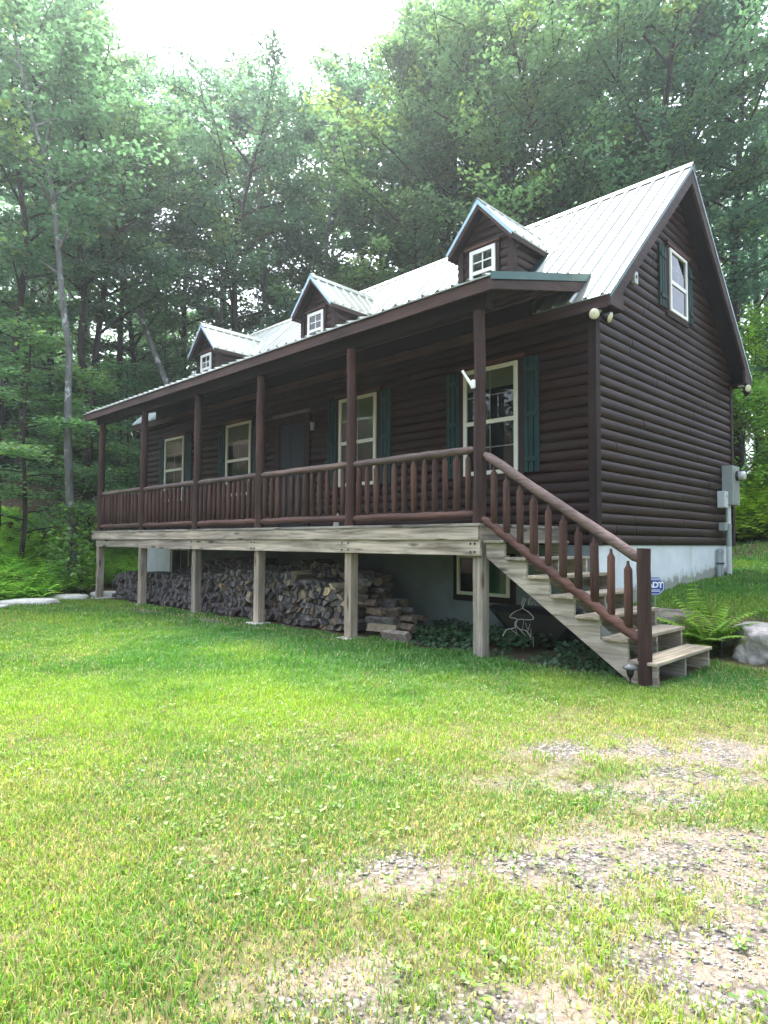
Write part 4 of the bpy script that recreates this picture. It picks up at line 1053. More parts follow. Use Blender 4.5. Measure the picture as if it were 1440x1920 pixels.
def score(f):
    p = f[0]; xs = [a for a, b in p]; zs = [b for a, b in p]
    return (max(xs) - min(xs)) * (max(zs) - min(zs)) / (f[5] - CX) ** 2 * (0.55 if f[4] else 1)
fire.sort(key=score, reverse=True)
rest = MB()
for i, (p, y0, y1, tan, lab, xc) in enumerate(fire):
    b, c = split_log(p, y0, y1, '', None)
    b.v = [(v[0] + c[0], v[1], v[2] + c[2]) for v in b.v]
    if i < 278:
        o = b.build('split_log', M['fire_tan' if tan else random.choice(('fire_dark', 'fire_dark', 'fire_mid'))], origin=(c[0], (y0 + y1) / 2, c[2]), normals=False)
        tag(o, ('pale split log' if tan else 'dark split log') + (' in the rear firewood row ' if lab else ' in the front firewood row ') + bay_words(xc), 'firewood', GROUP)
    else:
        rest.add(b.v, b.f)
o = rest.build('stacked_firewood', M['fire_dark'], normals=False)
tag(o, 'remaining dark split logs packed in the long firewood stack under the deck', 'firewood', kind='stuff')
# logs lying lengthways, stepping down at the right end of the stack
steps = []
for k, zz in enumerate(np.arange(GZ + 0.06, -0.72, 0.098)):
    xe = float(np.interp(zz, [GZ, -1.35, -1.15, -0.95, -0.72], [-2.02, -2.2, -2.62, -2.88, -3.1]))
    for yy in (-1.40, -1.22, -1.04, -0.86):
        if yy < -1.3 and zz > -1.25 and random.random() < 0.5: continue
        steps.append((xe - 0.22 + random.uniform(-.12, .10), yy + random.uniform(-.03, .03), float(zz) + random.uniform(-.012, .012), random.uniform(.38, .48), random.random() < 0.12))
for i, (x, y, z, ln, tan) in enumerate(steps):
    r = random.uniform(0.05, 0.075); nn = random.choice((3, 4, 5))
    poly = [(r * 1.3 * random.uniform(.75, 1.15) * math.cos(a), r * random.uniform(.8, 1.15) * math.sin(a)) for a in sorted(random.uniform(0, 0.8) + k * 2 * PI / nn for k in range(nn))]
    a = random.uniform(-0.35, 0.35)
    b, c = split_log(poly, -ln / 2, ln / 2, '', None, m=lambda p, q, s: (x + q * math.cos(a) - p * math.sin(a), y + p * math.cos(a) + q * math.sin(a), z + s))
    o = b.build('split_log', M['fire_tan' if tan else random.choice(('fire_mid', 'fire_dark', 'fire_mid'))], origin=(x, y, z), normals=False)
    tag(o, ('pale' if tan else 'dark') + ' split log lying lengthways on the stepped right end of the firewood', 'firewood', GROUP)

# ------------------------------------------------------------------ ROCKS
def rock(name, loc, size, mat, label, seed, rotz=0.0, flat=0.35, cat='rock', group=None, sub=5, rough=0.24):
    bm = bmesh.new(); bmesh.ops.create_icosphere(bm, subdivisions=sub, radius=1.0)
    for v in bm.verts:
        d = v.co.normalized()
        p = d * 1.3 + Vector((seed * 7.1, seed * 3.3, seed))
        k = 1 + rough * mnoise.noise(p) + rough * 0.5 * mnoise.noise(p * 2.3) + rough * 0.22 * mnoise.noise(p * 5.5) + rough * 0.16 * mnoise.noise(p * 12) + rough * 0.07 * mnoise.noise(p * 27)
        c = d * k
        c.x = math.copysign(abs(c.x) ** 0.8, c.x); c.y = math.copysign(abs(c.y) ** 0.8, c.y)
        if c.z > flat: c.z = flat + (c.z - flat) * 0.25
        if c.z < -0.7: c.z = -0.7
        v.co = Vector((c.x * size[0], c.y * size[1], c.z * size[2]))
    me = bpy.data.meshes.new(name); bm.to_mesh(me); bm.free()
    me.polygons.foreach_set('use_smooth', [True] * len(me.polygons)); me.materials.append(mat)
    o = bpy.data.objects.new(name, me); COL.objects.link(o); o.location = loc; o.rotation_euler = (0, 0, rotz)
    return tag(o, label, cat, group)
rock('boulder', (1.98, 0.46, -1.40), (0.50, 0.46, 0.38), M['boulder'], 'big pale grey boulder at the lawn edge right of the fern', 3.1, 0.4, 0.62, 'boulder', rough=0.32)
rock('flat_rock', (0.62, 1.35, -1.24), (0.62, 0.5, 0.26), M['flatrock'], 'flat brownish rock half hidden behind the big fern and the steps', 5.2, 0.6, 0.5, 'rock')
rock('flat_rock', (1.42, 1.30, -1.25), (0.36, 0.3, 0.2), M['flatrock'], 'low brown rock between the fern and the pale boulder', 6.4, 0.2, 0.5, 'rock')
for i, (x, y, sx, sy, sz, lab) in enumerate([(-10.95, -3.42, 0.62, 0.32, 0.16, 'long flat pale edging stone, leftmost along the fern bed'), (-11.55, -2.45, 0.50, 0.30, 0.17, 'flat pale edging stone between the two small garden lights'),
                                            (-11.70, -1.35, 0.50, 0.32, 0.20, 'pale edging stone just behind the farthest deck post'), (-10.55, -4.35, 0.45, 0.2, 0.09, 'thin grey stone slab at the left edge of the lawn')]):
    rock('edging_stone', (x, y, GZ + 0.03), (sx, sy, sz), M['palestone'], lab, 8.3 + i, 1.1, 0.45, 'stone', 'pale stones edging the fern bed', 3, 0.2)
x, y = polar(-0.395, 27.5); rock('mossy_boulder', (x, y, ground_z(x, y) + 0.2), (1.6, 1.4, 1.15), M['mossrock'], 'big mossy boulder on the wooded slope seen between the two farthest porch posts', 11.7, 0.3, 0.7, 'boulder')

# ------------------------------------------------------------------ SMALL GARDEN THINGS
def path_light(loc, h, r, label):
    t = empty('path_light', loc, label, 'garden light', 'solar garden lights')
    x, y, z = loc
    k = MB(); k.tube([(x, y, z - 0.06), (x, y, z + h * 0.55)], 0.009, 8); k.build('stake', M['black'], t)
    k = MB(); k.lathe([(0.02, 0), (r * 0.42, 0.02), (r * 0.55, h * 0.36), (r * 0.5, h * 0.38)], (x, y, z + h * 0.52), 12); k.build('lamp_cage', M['blackmetal'], t)
    k = MB(); k.lathe([(r * 0.95, 0), (r, 0.008), (r * 0.85, 0.03), (r * 0.35, 0.052), (0.006, 0.056)], (x, y, z + h * 0.9), 18); k.build('cap', M['dimmetal'], t)
path_light((1.30, -1.965, GZ), 0.20, 0.068, 'small black garden light with a grey dome at the foot of the newel post')
path_light((-11.55, -2.82, GZ), 0.24, 0.07, 'left one of two small garden lights standing among the edging stones')
path_light((-11.95, -1.98, GZ), 0.22, 0.07, 'right one of two small garden lights, next to the farthest deck post')
path_light((1.45, 0.10, GZ + 0.02), 0.24, 0.065, 'garden light almost hidden under the big fern beside the steps')

sg = empty('security_sign', (0.36, 0.72, ground_z(0.36, 0.72)), 'blue octagonal yard sign with white letters by the pale foundation', 'sign')
sc_ = Vector((0.40, 0.86, -0.79)); to = Vector((CX - sc_.x, CY - sc_.y, 0)).normalized()
Rz = math.atan2(to.y, to.x) + PI / 2
R4 = Matrix.Translation(sc_) @ Matrix.Rotation(Rz + 0.25, 4, 'Z') @ Matrix.Rotation(PI / 2, 4, 'X')
def octo(r, z0, z1, name, mat, par):
    k = MB(); n = 8
    vs = [R4 @ Vector((r * math.cos(PI / 8 + i * PI / 4), r * math.sin(PI / 8 + i * PI / 4), z)) for z in (z0, z1) for i in range(n)]
    k.add(vs, [tuple(range(n - 1, -1, -1)), tuple(range(n, 2 * n))] + [(i, (i + 1) % n, n + (i + 1) % n, n + i) for i in range(n)])
    return k.build(name, mat, par)
pl = octo(0.128, -0.006, 0.0, 'panel', M['blue'], sg)
k = MB(); n = 8
vs = [R4 @ Vector((r * math.cos(PI / 8 + i * PI / 4), r * math.sin(PI / 8 + i * PI / 4), 0.0015)) for r in (0.119, 0.112) for i in range(n)]
k.add(vs, [(i, (i + 1) % n, n + (i + 1) % n, n + i) for i in range(n)]); k.build('border_line', M['signwhite'], pl, normals=False)
fc = bpy.data.curves.new('lettering', 'FONT'); fc.body = 'ADT'; fc.size = 0.105; fc.align_x = 'CENTER'; fc.align_y = 'CENTER'; fc.extrude = 0.001; fc.offset = 0.004; fc.space_character = 0.88; fc.materials.append(M['signwhite'])
tmp = bpy.data.objects.new('lettering_curve', fc); COL.objects.link(tmp); bpy.context.view_layer.update()
lme = bpy.data.meshes.new_from_object(tmp.evaluated_get(bpy.context.evaluated_depsgraph_get())); bpy.data.objects.remove(tmp)
fo = bpy.data.objects.new('lettering', lme); COL.objects.link(fo); fo.parent = pl
fo.matrix_local = Matrix.Translation(-wl(pl)) @ R4 @ Matrix.Translation((0, 0.012, 0.003))
k = MB()
for yy, w in ((0.085, 0.10), (-0.052, 0.13), (-0.07, 0.12)):
    k.add([R4 @ Vector((a, yy + b, 0.002)) for a, b in ((-w / 2, -.004), (w / 2, -.004), (w / 2, .004), (-w / 2, .004))], [(0, 1, 2, 3)])
k.build('small_print', M['signwhite'], pl, normals=False)
k = MB(); k.tube([R4 @ Vector((0, -0.40, -0.012)), R4 @ Vector((0, 0.05, -0.012))], 0.008, 8); k.build('stake', M['greymetal'], sg)

tb = empty('black_barrow', (-0.9, -0.38, GZ), 'black wheelbarrow tub tipped on its rim under the stairs', 'wheelbarrow')
k = MB()   # tapered tub tipped with its open side towards the wall
rim = [(-1.36, -1.10), (-1.30, -1.075), (0.05, -1.06), (0.12, -1.10), (-0.22, -1.52), (-1.02, -1.42)]
inner = [(-1.20, -1.16), (-1.17, -1.15), (-0.05, -1.14), (-0.02, -1.17), (-0.28, -1.45), (-0.96, -1.38)]
n = len(rim)
vs = [(a, -0.22, b) for a, b in rim] + [(a, -0.50, b) for a, b in rim] + [(a, -0.56, b) for a, b in inner]
k.add(vs, [(i, (i + 1) % n, n + (i + 1) % n, n + i) for i in range(n)] + [(n + i, n + (i + 1) % n, 2 * n + (i + 1) % n, 2 * n + i) for i in range(n)] + [tuple(2 * n + i for i in range(n))])
k.build('tub', M['black'], tb, bevel=0.02)
k = MB(); k.tube([(-1.05, -0.52, -1.44), (-0.5, -0.62, -1.50), (0.0, -0.55, -1.56)], 0.018, 8); k.build('handle', M['black'], tb)
k = MB(); k.lathe([(0.05, -0.035), (0.15, -0.035), (0.165, 0), (0.15, 0.035), (0.05, 0.035)], (0.02, -0.42, GZ + 0.165), 18, M=Matrix.Rotation(PI / 2, 3, 'X')); k.build('wheel', M['black'], tb)

ws = empty('wire_ornament', (-0.53, -0.92, GZ), 'rusty white bent-wire garden ornament standing in ivy under the stairs', 'garden ornament')
def wpt(a, b, dy=0.0):
    # drawing units -> metres on an upright plane at y = -0.92
    return (-0.53 + (a - 985) * 0.00118, -0.92 + dy, -1.17 - (b - 880) * 0.00110)
def smooth_path(p, n=6):
    p = [Vector(q) for q in p]; out = []
    for i in range(len(p) - 1):
        p0 = p[max(i - 1, 0)]; p1 = p[i]; p2 = p[i + 1]; p3 = p[min(i + 2, len(p) - 1)]
        for k in range(n):
            t = k / n
            out.append(0.5 * ((2 * p1) + (p2 - p0) * t + (2 * p0 - 5 * p1 + 4 * p2 - p3) * t * t + (3 * p1 - p0 - 3 * p2 + p3) * t ** 3))
    return out + [p[-1]]
k = MB()
k.tube(smooth_path([wpt(1035, 645), wpt(1005, 700), wpt(985, 755), wpt(900, 800), wpt(840, 845), wpt(832, 872), wpt(895, 880), wpt(918, 890), wpt(892, 935), wpt(895, 985, -.02), wpt(830, 1010, -.08), wpt(795, 1085, -.10)]), 0.0055, 6)
k.tube(smooth_path([wpt(1012, 640), wpt(985, 700), wpt(988, 755), wpt(1060, 795), wpt(1115, 845), wpt(1105, 872), wpt(1040, 882), wpt(950, 885), wpt(915, 910), wpt(908, 960), wpt(935, 1000, .03), wpt(1000, 1015, .06), wpt(1040, 1080, .08)]), 0.0055, 6)
k.build('figure_wire', M['wire'], ws)
k = MB()
k.tube(smooth_path([wpt(970, 715), wpt(990, 645), wpt(1010, 640)]), 0.004, 6); k.tube(smooth_path([wpt(1060, 715), wpt(1085, 640), wpt(1065, 650), wpt(1055, 715)]), 0.004, 6); k.tube(smooth_path([wpt(1090, 720), wpt(1100, 685), wpt(1130, 680), wpt(1145, 715)]), 0.004, 6)
k.build('curl_wire', M['wire'], ws)
k = MB()
for a, b, c, d in ((990, 890, 950, 1040), (1010, 920, 1020, 1000), (1065, 930, 1010, 1060), (880, 920, 885, 1060), (1075, 980, 1060, 1110), (1100, 1060, 1090, 1180), (830, 1010, 920, 1080), (935, 1000, 1010, 1080)):
    k.tube([wpt(a, b, .02), wpt(c, d, .05)], 0.0035, 6)
k.build('stay_wire', M['wire'], ws)

# little things standing on the porch behind the railing
pf = empty('porch_figurine', (-3.62, -1.30, 0.0), 'little white figurine on the porch floor behind the second railing bay', 'figurine')
k = MB(); k.lathe([(0.035, 0), (0.05, 0.02), (0.042, 0.10), (0.028, 0.15)], (-3.62, -1.30, 0.0), 12); k.build('body', M['white'], pf)
k = MB(); k.lathe([(0.012, 0), (0.036, 0.03), (0.034, 0.06), (0.008, 0.085)], (-3.62, -1.30, 0.15), 12); k.build('head', M['white'], pf)

# ------------------------------------------------------------------ FERNS
def frond(P, Fq, Cq, base, az, L, arch, w, col, pairs=16, droop=0.0):
    """one arching frond of paired leaflets appended to the lists"""
    d = np.array([math.cos(az), math.sin(az)]); sd = np.array([-d[1], d[0]])
    prev = None
    for i in range(pairs):
        t = (i + 0.6) / pairs
        r = L * (math.sin(arch) * t * (0.55 + 0.45 * t)); z = L * (1.1 * math.cos(arch) * t - 0.50 * t * t * math.sin(arch) ** 1.5 - droop * t * t)
        c = np.array([base[0] + d[0] * r, base[1] + d[1] * r, base[2] + z])
        wl_ = w * (math.sin(PI * min(1, 0.12 + 0.88 * t) ** 0.85) * 0.95 + 0.05) * (1.0 if t < 0.85 else (1.06 - t) / 0.21)
        step = L / pairs
        for s in (-1, 1):
            tip = c + np.array([*(sd * s * wl_ + d * step * 1.0), -0.16 * wl_])
            b0 = c - np.array([*(d * step * 0.48), 0]); b1 = c + np.array([*(d * step * 0.48), 0.0])
            m0 = (b0 + tip) / 2 - np.array([*(d * step * 0.20), -0.06 * wl_]); m1 = (b1 + tip) / 2 + np.array([*(d * step * 0.34), 0.06 * wl_])
            n = len(P); P += [b0, m0, tip, m1, b1]; Fq.append((n, n + 1, n + 2, n + 3)); Fq.append((n, n + 3, n + 4, n + 4)) if False else Fq.append((n, n + 3, n + 4, n))
            f = col * random.uniform(0.85, 1.15); Cq += [f] * 5
        if prev is not None:
            q = np.array([*(sd * 0.0035), 0]); n = len(P); P += [prev - q, prev + q, c + q, c - q]; Fq.append((n, n + 1, n + 2, n + 3)); Cq += [col * 0.7] * 4
        prev = c
def fern_arrays(base, n, L, w, tint, pairs=16, az0=0.0, spread=2 * PI):
    P, Fq, Cq = [], [], []
    for k in range(n):
        frond(P, Fq, Cq, base, az0 + spread * (k + random.uniform(-.3, .3)) / n, L * random.uniform(0.75, 1.1), random.uniform(0.35, 1.0), w * random.uniform(0.85, 1.15), tint * random.uniform(0.8, 1.2), pairs, random.uniform(0, 0.25))
    return P, Fq, Cq
def quads_tris(Fq):
    q = np.array([f for f in Fq if f[3] != f[0]]); t = np.array([f[:3] for f in Fq if f[3] == f[0]])
    return [a for a in (q, t) if len(a)]
bf = empty('fern', (1.24, 0.26, ground_z(1.24, 0.26)), 'large bright green fern spreading between the bottom step and the pale boulder', 'fern')
fz = ground_z(1.36, 0.28)
specs = [(0.3, 0.95, .95), (1.0, 0.85, .75), (1.75, 0.9, .5), (2.5, 0.78, .75), (3.3, 0.80, .85), (4.0, 0.72, .95), (4.7, 0.70, 1.0), (5.3, 0.82, 1.0), (5.9, 0.85, .85), (0.7, 0.75, .5), (2.1, 1.0, .28), (3.7, .62, .6), (5.6, .66, .6), (5.0, .55, .7), (4.4, .6, 1.1), (2.9, .85, .5), (0.1, .7, .4), (1.4, .7, .8), (3.0, .95, .9), (4.3, .9, .7), (5.7, .95, .75), (2.3, .6, 1.0)]
for az, L, arch in specs:
    P, Fq, Cq = [], [], []
    frond(P, Fq, Cq, np.array([0, 0, 0.0]), az + 0.5, L * 1.02, arch * 0.85, 0.175, np.array([1.45, 1.25, 0.85]) * random.uniform(0.9, 1.25), 18, 0.08)
    np_mesh('frond', np.array(P), quads_tris(Fq), M['fern'], parent=bf, col=np.array(Cq))
sf = empty('fern', (0.60, -0.12, GZ), 'paler fern with drooping fronds tucked behind the steps and newel post', 'fern')
for az, L, arch in [(0.2, .5, .8), (1.2, .55, .6), (2.2, .5, .7), (3.2, .45, .8), (4.2, .5, .7), (5.3, .55, .9)]:
    P, Fq, Cq = [], [], []
    frond(P, Fq, Cq, np.array([0.05, 0.28, 0.25]), az, L, arch, 0.09, np.array([1.1, 1.0, 1.1]) * random.uniform(0.8, 1.05), 18, 0.1)
    np_mesh('frond', np.array(P), quads_tris(Fq), M['fern'], parent=sf, col=np.array(Cq))
# fern bed on the left slope and bank of ferns on the right (stuff)
def fern_mass(name, pts, label, tint, Lr=(0.5, 0.85)):
    protos = []
    for k in range(6):
        P, Fq, Cq = fern_arrays(np.zeros(3), random.randint(7, 10), 0.68, 0.15, tint, 9, random.random() * 6)
        protos.append((np.array(P), Fq, np.array(Cq)))
    Vs, Fs, Cs = [], [], []; off = 0
    for (x, y) in pts:
        P, Fq, Cq = protos[random.randrange(6)]
        a = random.uniform(0, 2 * PI); s = random.uniform(*Lr) / 0.68; c, sn = math.cos(a), math.sin(a)
        R = np.array([[c, -sn, 0], [sn, c, 0], [0, 0, 1]])
        Vs.append(P @ R.T * s + np.array([x, y, ground_z(x, y) - 0.02])); Fs.append(np.array(Fq) + off); off += len(P)
        Cs.append(Cq * (0.6 + 0.7 * float(vnoise(x, y, 0.9))))
    Fa = np.concatenate(Fs); q = Fa[Fa[:, 3] != Fa[:, 0]]; t = Fa[Fa[:, 3] == Fa[:, 0]][:, :3]
    o = np_mesh(name, np.concatenate(Vs), [q, t], M['fern'], col=np.concatenate(Cs))
    return tag(o, label, 'ferns', kind='stuff')
pts = []
while len(pts) < 560:
    f = random.uniform(12.5, 23); a = random.uniform(-0.72, -0.30); x, y = polar(a, f); g = float(gdist(x, y))
    if g < 0.35 or g > 6.8 + random.random() * 2: continue
    if -13.4 < x and -1.9 < y < 6: continue
    if random.random() < 0.15 + 0.85 * sstep(0.28, 0.5, float(fbm(x, y, 0.5))): pts.append((x, y))
fern_mass('fern_bed', pts, 'dense bed of green ferns covering the slope left of the deck', np.array([2.0, 1.85, 1.3]))
pts = []
while len(pts) < 150:
    f = random.uniform(15.2, 20.5); a = random.uniform(0.48, 0.68); x, y = polar(a, f)
    if y > 10.3: pts.append((x, y))
fern_mass('fern_bank', pts, 'yellow-green ferns along the foot of the bank behind the meter', np.array([1.6, 1.35, 0.8]), (0.7, 1.2))

# ivy under the deck and stairs (stuff)
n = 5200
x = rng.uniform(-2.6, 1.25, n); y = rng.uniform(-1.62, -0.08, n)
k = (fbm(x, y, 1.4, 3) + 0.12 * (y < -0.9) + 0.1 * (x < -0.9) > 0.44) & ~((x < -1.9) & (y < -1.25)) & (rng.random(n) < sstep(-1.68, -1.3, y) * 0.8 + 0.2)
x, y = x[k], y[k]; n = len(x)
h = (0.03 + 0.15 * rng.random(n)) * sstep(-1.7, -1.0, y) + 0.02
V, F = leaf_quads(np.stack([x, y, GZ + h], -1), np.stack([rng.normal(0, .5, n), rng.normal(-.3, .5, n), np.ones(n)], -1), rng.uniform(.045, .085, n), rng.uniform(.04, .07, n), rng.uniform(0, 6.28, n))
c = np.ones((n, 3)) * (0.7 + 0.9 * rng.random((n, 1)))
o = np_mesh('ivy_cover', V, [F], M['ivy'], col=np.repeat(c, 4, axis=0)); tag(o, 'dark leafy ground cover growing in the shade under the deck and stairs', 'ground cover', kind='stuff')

# ------------------------------------------------------------------ TREES
def crown_mesh(name, twigs, n, leaf, mat, spread=(0.30, 0.16), tilt=0.45, tint=(1, 1, 1), seed=0):
    r = np.random.default_rng(seed)
    A = np.array([t[0] for t in twigs]); Bq = np.array([t[1] for t in twigs]); W = np.array([t[2] for t in twigs]); W = W / W.sum()
    n = int(n * 0.8); leaf = leaf * 1.22
    i = r.choice(len(twigs), n, p=W); t = r.random(n)[:, None]
    P = A[i] * (1 - t) + Bq[i] * t
    P = P + np.stack([r.normal(0, spread[0], n), r.normal(0, spread[0], n), r.normal(0, spread[1], n)], -1)
    N = np.stack([r.normal(0, tilt, n), r.normal(0, tilt, n), np.ones(n)], -1)
    L = leaf * r.uniform(0.7, 1.3, n)
    V, F = leaf_quads(P, N, L, L * r.uniform(0.5, 0.75, n), r.uniform(0, 6.28, n))
    tw = r.random(len(twigs)) * 0.75 + 0.6                          # each spray has its own tone
    yel = r.random(len(twigs)) < 0.12
    base = np.array(tint)[None] * tw[i][:, None] * r.uniform(0.75, 1.25, (n, 1))
    base = np.where(yel[i][:, None], base * np.array([1.7, 1.3, 0.8]), base)
    o = np_mesh(name, V, [F], mat, col=np.repeat(base, 4, axis=0)); me = o.data; bpy.data.objects.remove(o); return me
def bez(a, b, c, n):
    return [(a * (1 - t) ** 2 + b * 2 * t * (1 - t) + c * t * t) for t in np.linspace(0, 1, n)]
def grow(path, r0, r1, t0, nbr, reach, rise=0.45, layered=False, seed=0, top=True, forks=2, bare_low=0.0):
    """trunk + limbs as one mesh builder; returns it with the twig segments that carry leaves"""
    rs = random.Random(seed); P = [np.array(p, float) for p in path]
    mb = MB(); m = len(P)
    seg = [0]; 
    for i in range(1, m): seg.append(seg[-1] + np.linalg.norm(P[i] - P[i - 1]))
    Ltot = seg[-1]
    def at(t):
        s = t * Ltot
        for i in range(1, m):
            if s <= seg[i] or i == m - 1:
                q = (s - seg[i - 1]) / (seg[i] - seg[i - 1]); return P[i - 1] * (1 - q) + P[i] * q
    N = 14
    pts = [at(i / N) for i in range(N + 1)]
    rad = [r0 + (r1 - r0) * (i / N) ** 0.85 for i in range(N + 1)]; rad[0] *= 1.35
    mb.tube(smooth_path(pts, 2), list(np.interp(np.linspace(0, N, 2 * N + 1), range(N + 1), rad)), 9, wob=0.05)
    tw = []; az = rs.uniform(0, 6.28)
    for k in range(nbr):
        t = t0 + (1 - t0) * ((k + rs.random() * 0.8) / nbr); az += 2.4 + rs.uniform(-.5, .5)
        b = at(t); u = (t - t0) / (1 - t0)
        prof = (0.55 + 0.75 * math.sin(PI * min(1, u * 0.9 + 0.12))) if not layered else (1.05 - 0.75 * u)
        L = reach * prof * rs.uniform(0.7, 1.2)
        ri = rise * rs.uniform(0.5, 1.3) * (1.0 + 0.9 * u) if not layered else rs.uniform(-0.06, 0.16)
        d = np.array([math.cos(az), math.sin(az), ri]); d /= np.linalg.norm(d)
        e = b + d * L; mid = b + d * L * 0.5 + np.array([0, 0, 0.12 * L if not layered else 0.05 * L])
        e = e + np.array([0, 0, (-0.10 if layered else 0.05) * L])
        bp = bez(b, mid, e, 6); rb = max(0.010, min(r0 * 0.32, 0.022 * L))
        mb.tube(bp, [rb * (1 - 0.82 * i / 5) for i in range(6)], 5, caps=False)
        for i in range(2, 5): tw.append((bp[i], bp[i + 1], 0.8 * L))
        for q in range(forks + 1):
            tt = rs.uniform(0.3, 0.92); s = bp[min(4, int(tt * 5))]
            a2 = az + rs.choice((-1, 1)) * rs.uniform(0.5, 1.2); L2 = L * rs.uniform(0.3, 0.55)
            d2 = np.array([math.cos(a2), math.sin(a2), ri * rs.uniform(0.2, 1.2)]); d2 /= np.linalg.norm(d2)
            e2 = s + d2 * L2
            mb.tube([s, (s + e2) / 2 + np.array([0, 0, .04 * L2]), e2], [rb * 0.45, rb * 0.3, rb * 0.1], 4, caps=False)
            tw.append((s, e2, L2 * 1.6)); tw.append(((s + e2) / 2, e2, L2))
    if top: tw.append((at(0.93), at(1.0), reach * 0.8))
    return mb, tw
def make_tree(name, loc, path, r0, r1, t0, nbr, reach, nleaf, leaf, barkm, label, group, rise=0.45, layered=False, seed=0, tint=(1, 1, 1), leafm='leaf', spread=(0.27, 0.10), cat='tree', forks=2):
    mb, tw = grow(path, r0, r1, t0, nbr, reach, rise, layered, seed, forks=forks)
    root = empty(name, loc, label, cat, group)
    mb.v = [(v[0] + loc[0], v[1] + loc[1], v[2] + loc[2]) for v in mb.v]
    mb.build('trunk', barkm, root, normals=False)
    me = crown_mesh('crown', tw, nleaf, leaf, M[leafm], spread, 0.35 if layered else 0.5, tint, seed)
    c = bpy.data.objects.new('crown', me); COL.objects.link(c); c.parent = root
    return root
def copy_tree(src, loc, rz, s, sz, label, group):
    r = src.copy(); COL.objects.link(r); r.location = loc; r.rotation_euler = (0, 0, rz); r.scale = (s, s, sz)
    r['label'] = label; r['group'] = group
    for ch in src.children:
        c = ch.copy(); COL.objects.link(c); c.parent = r
    return r
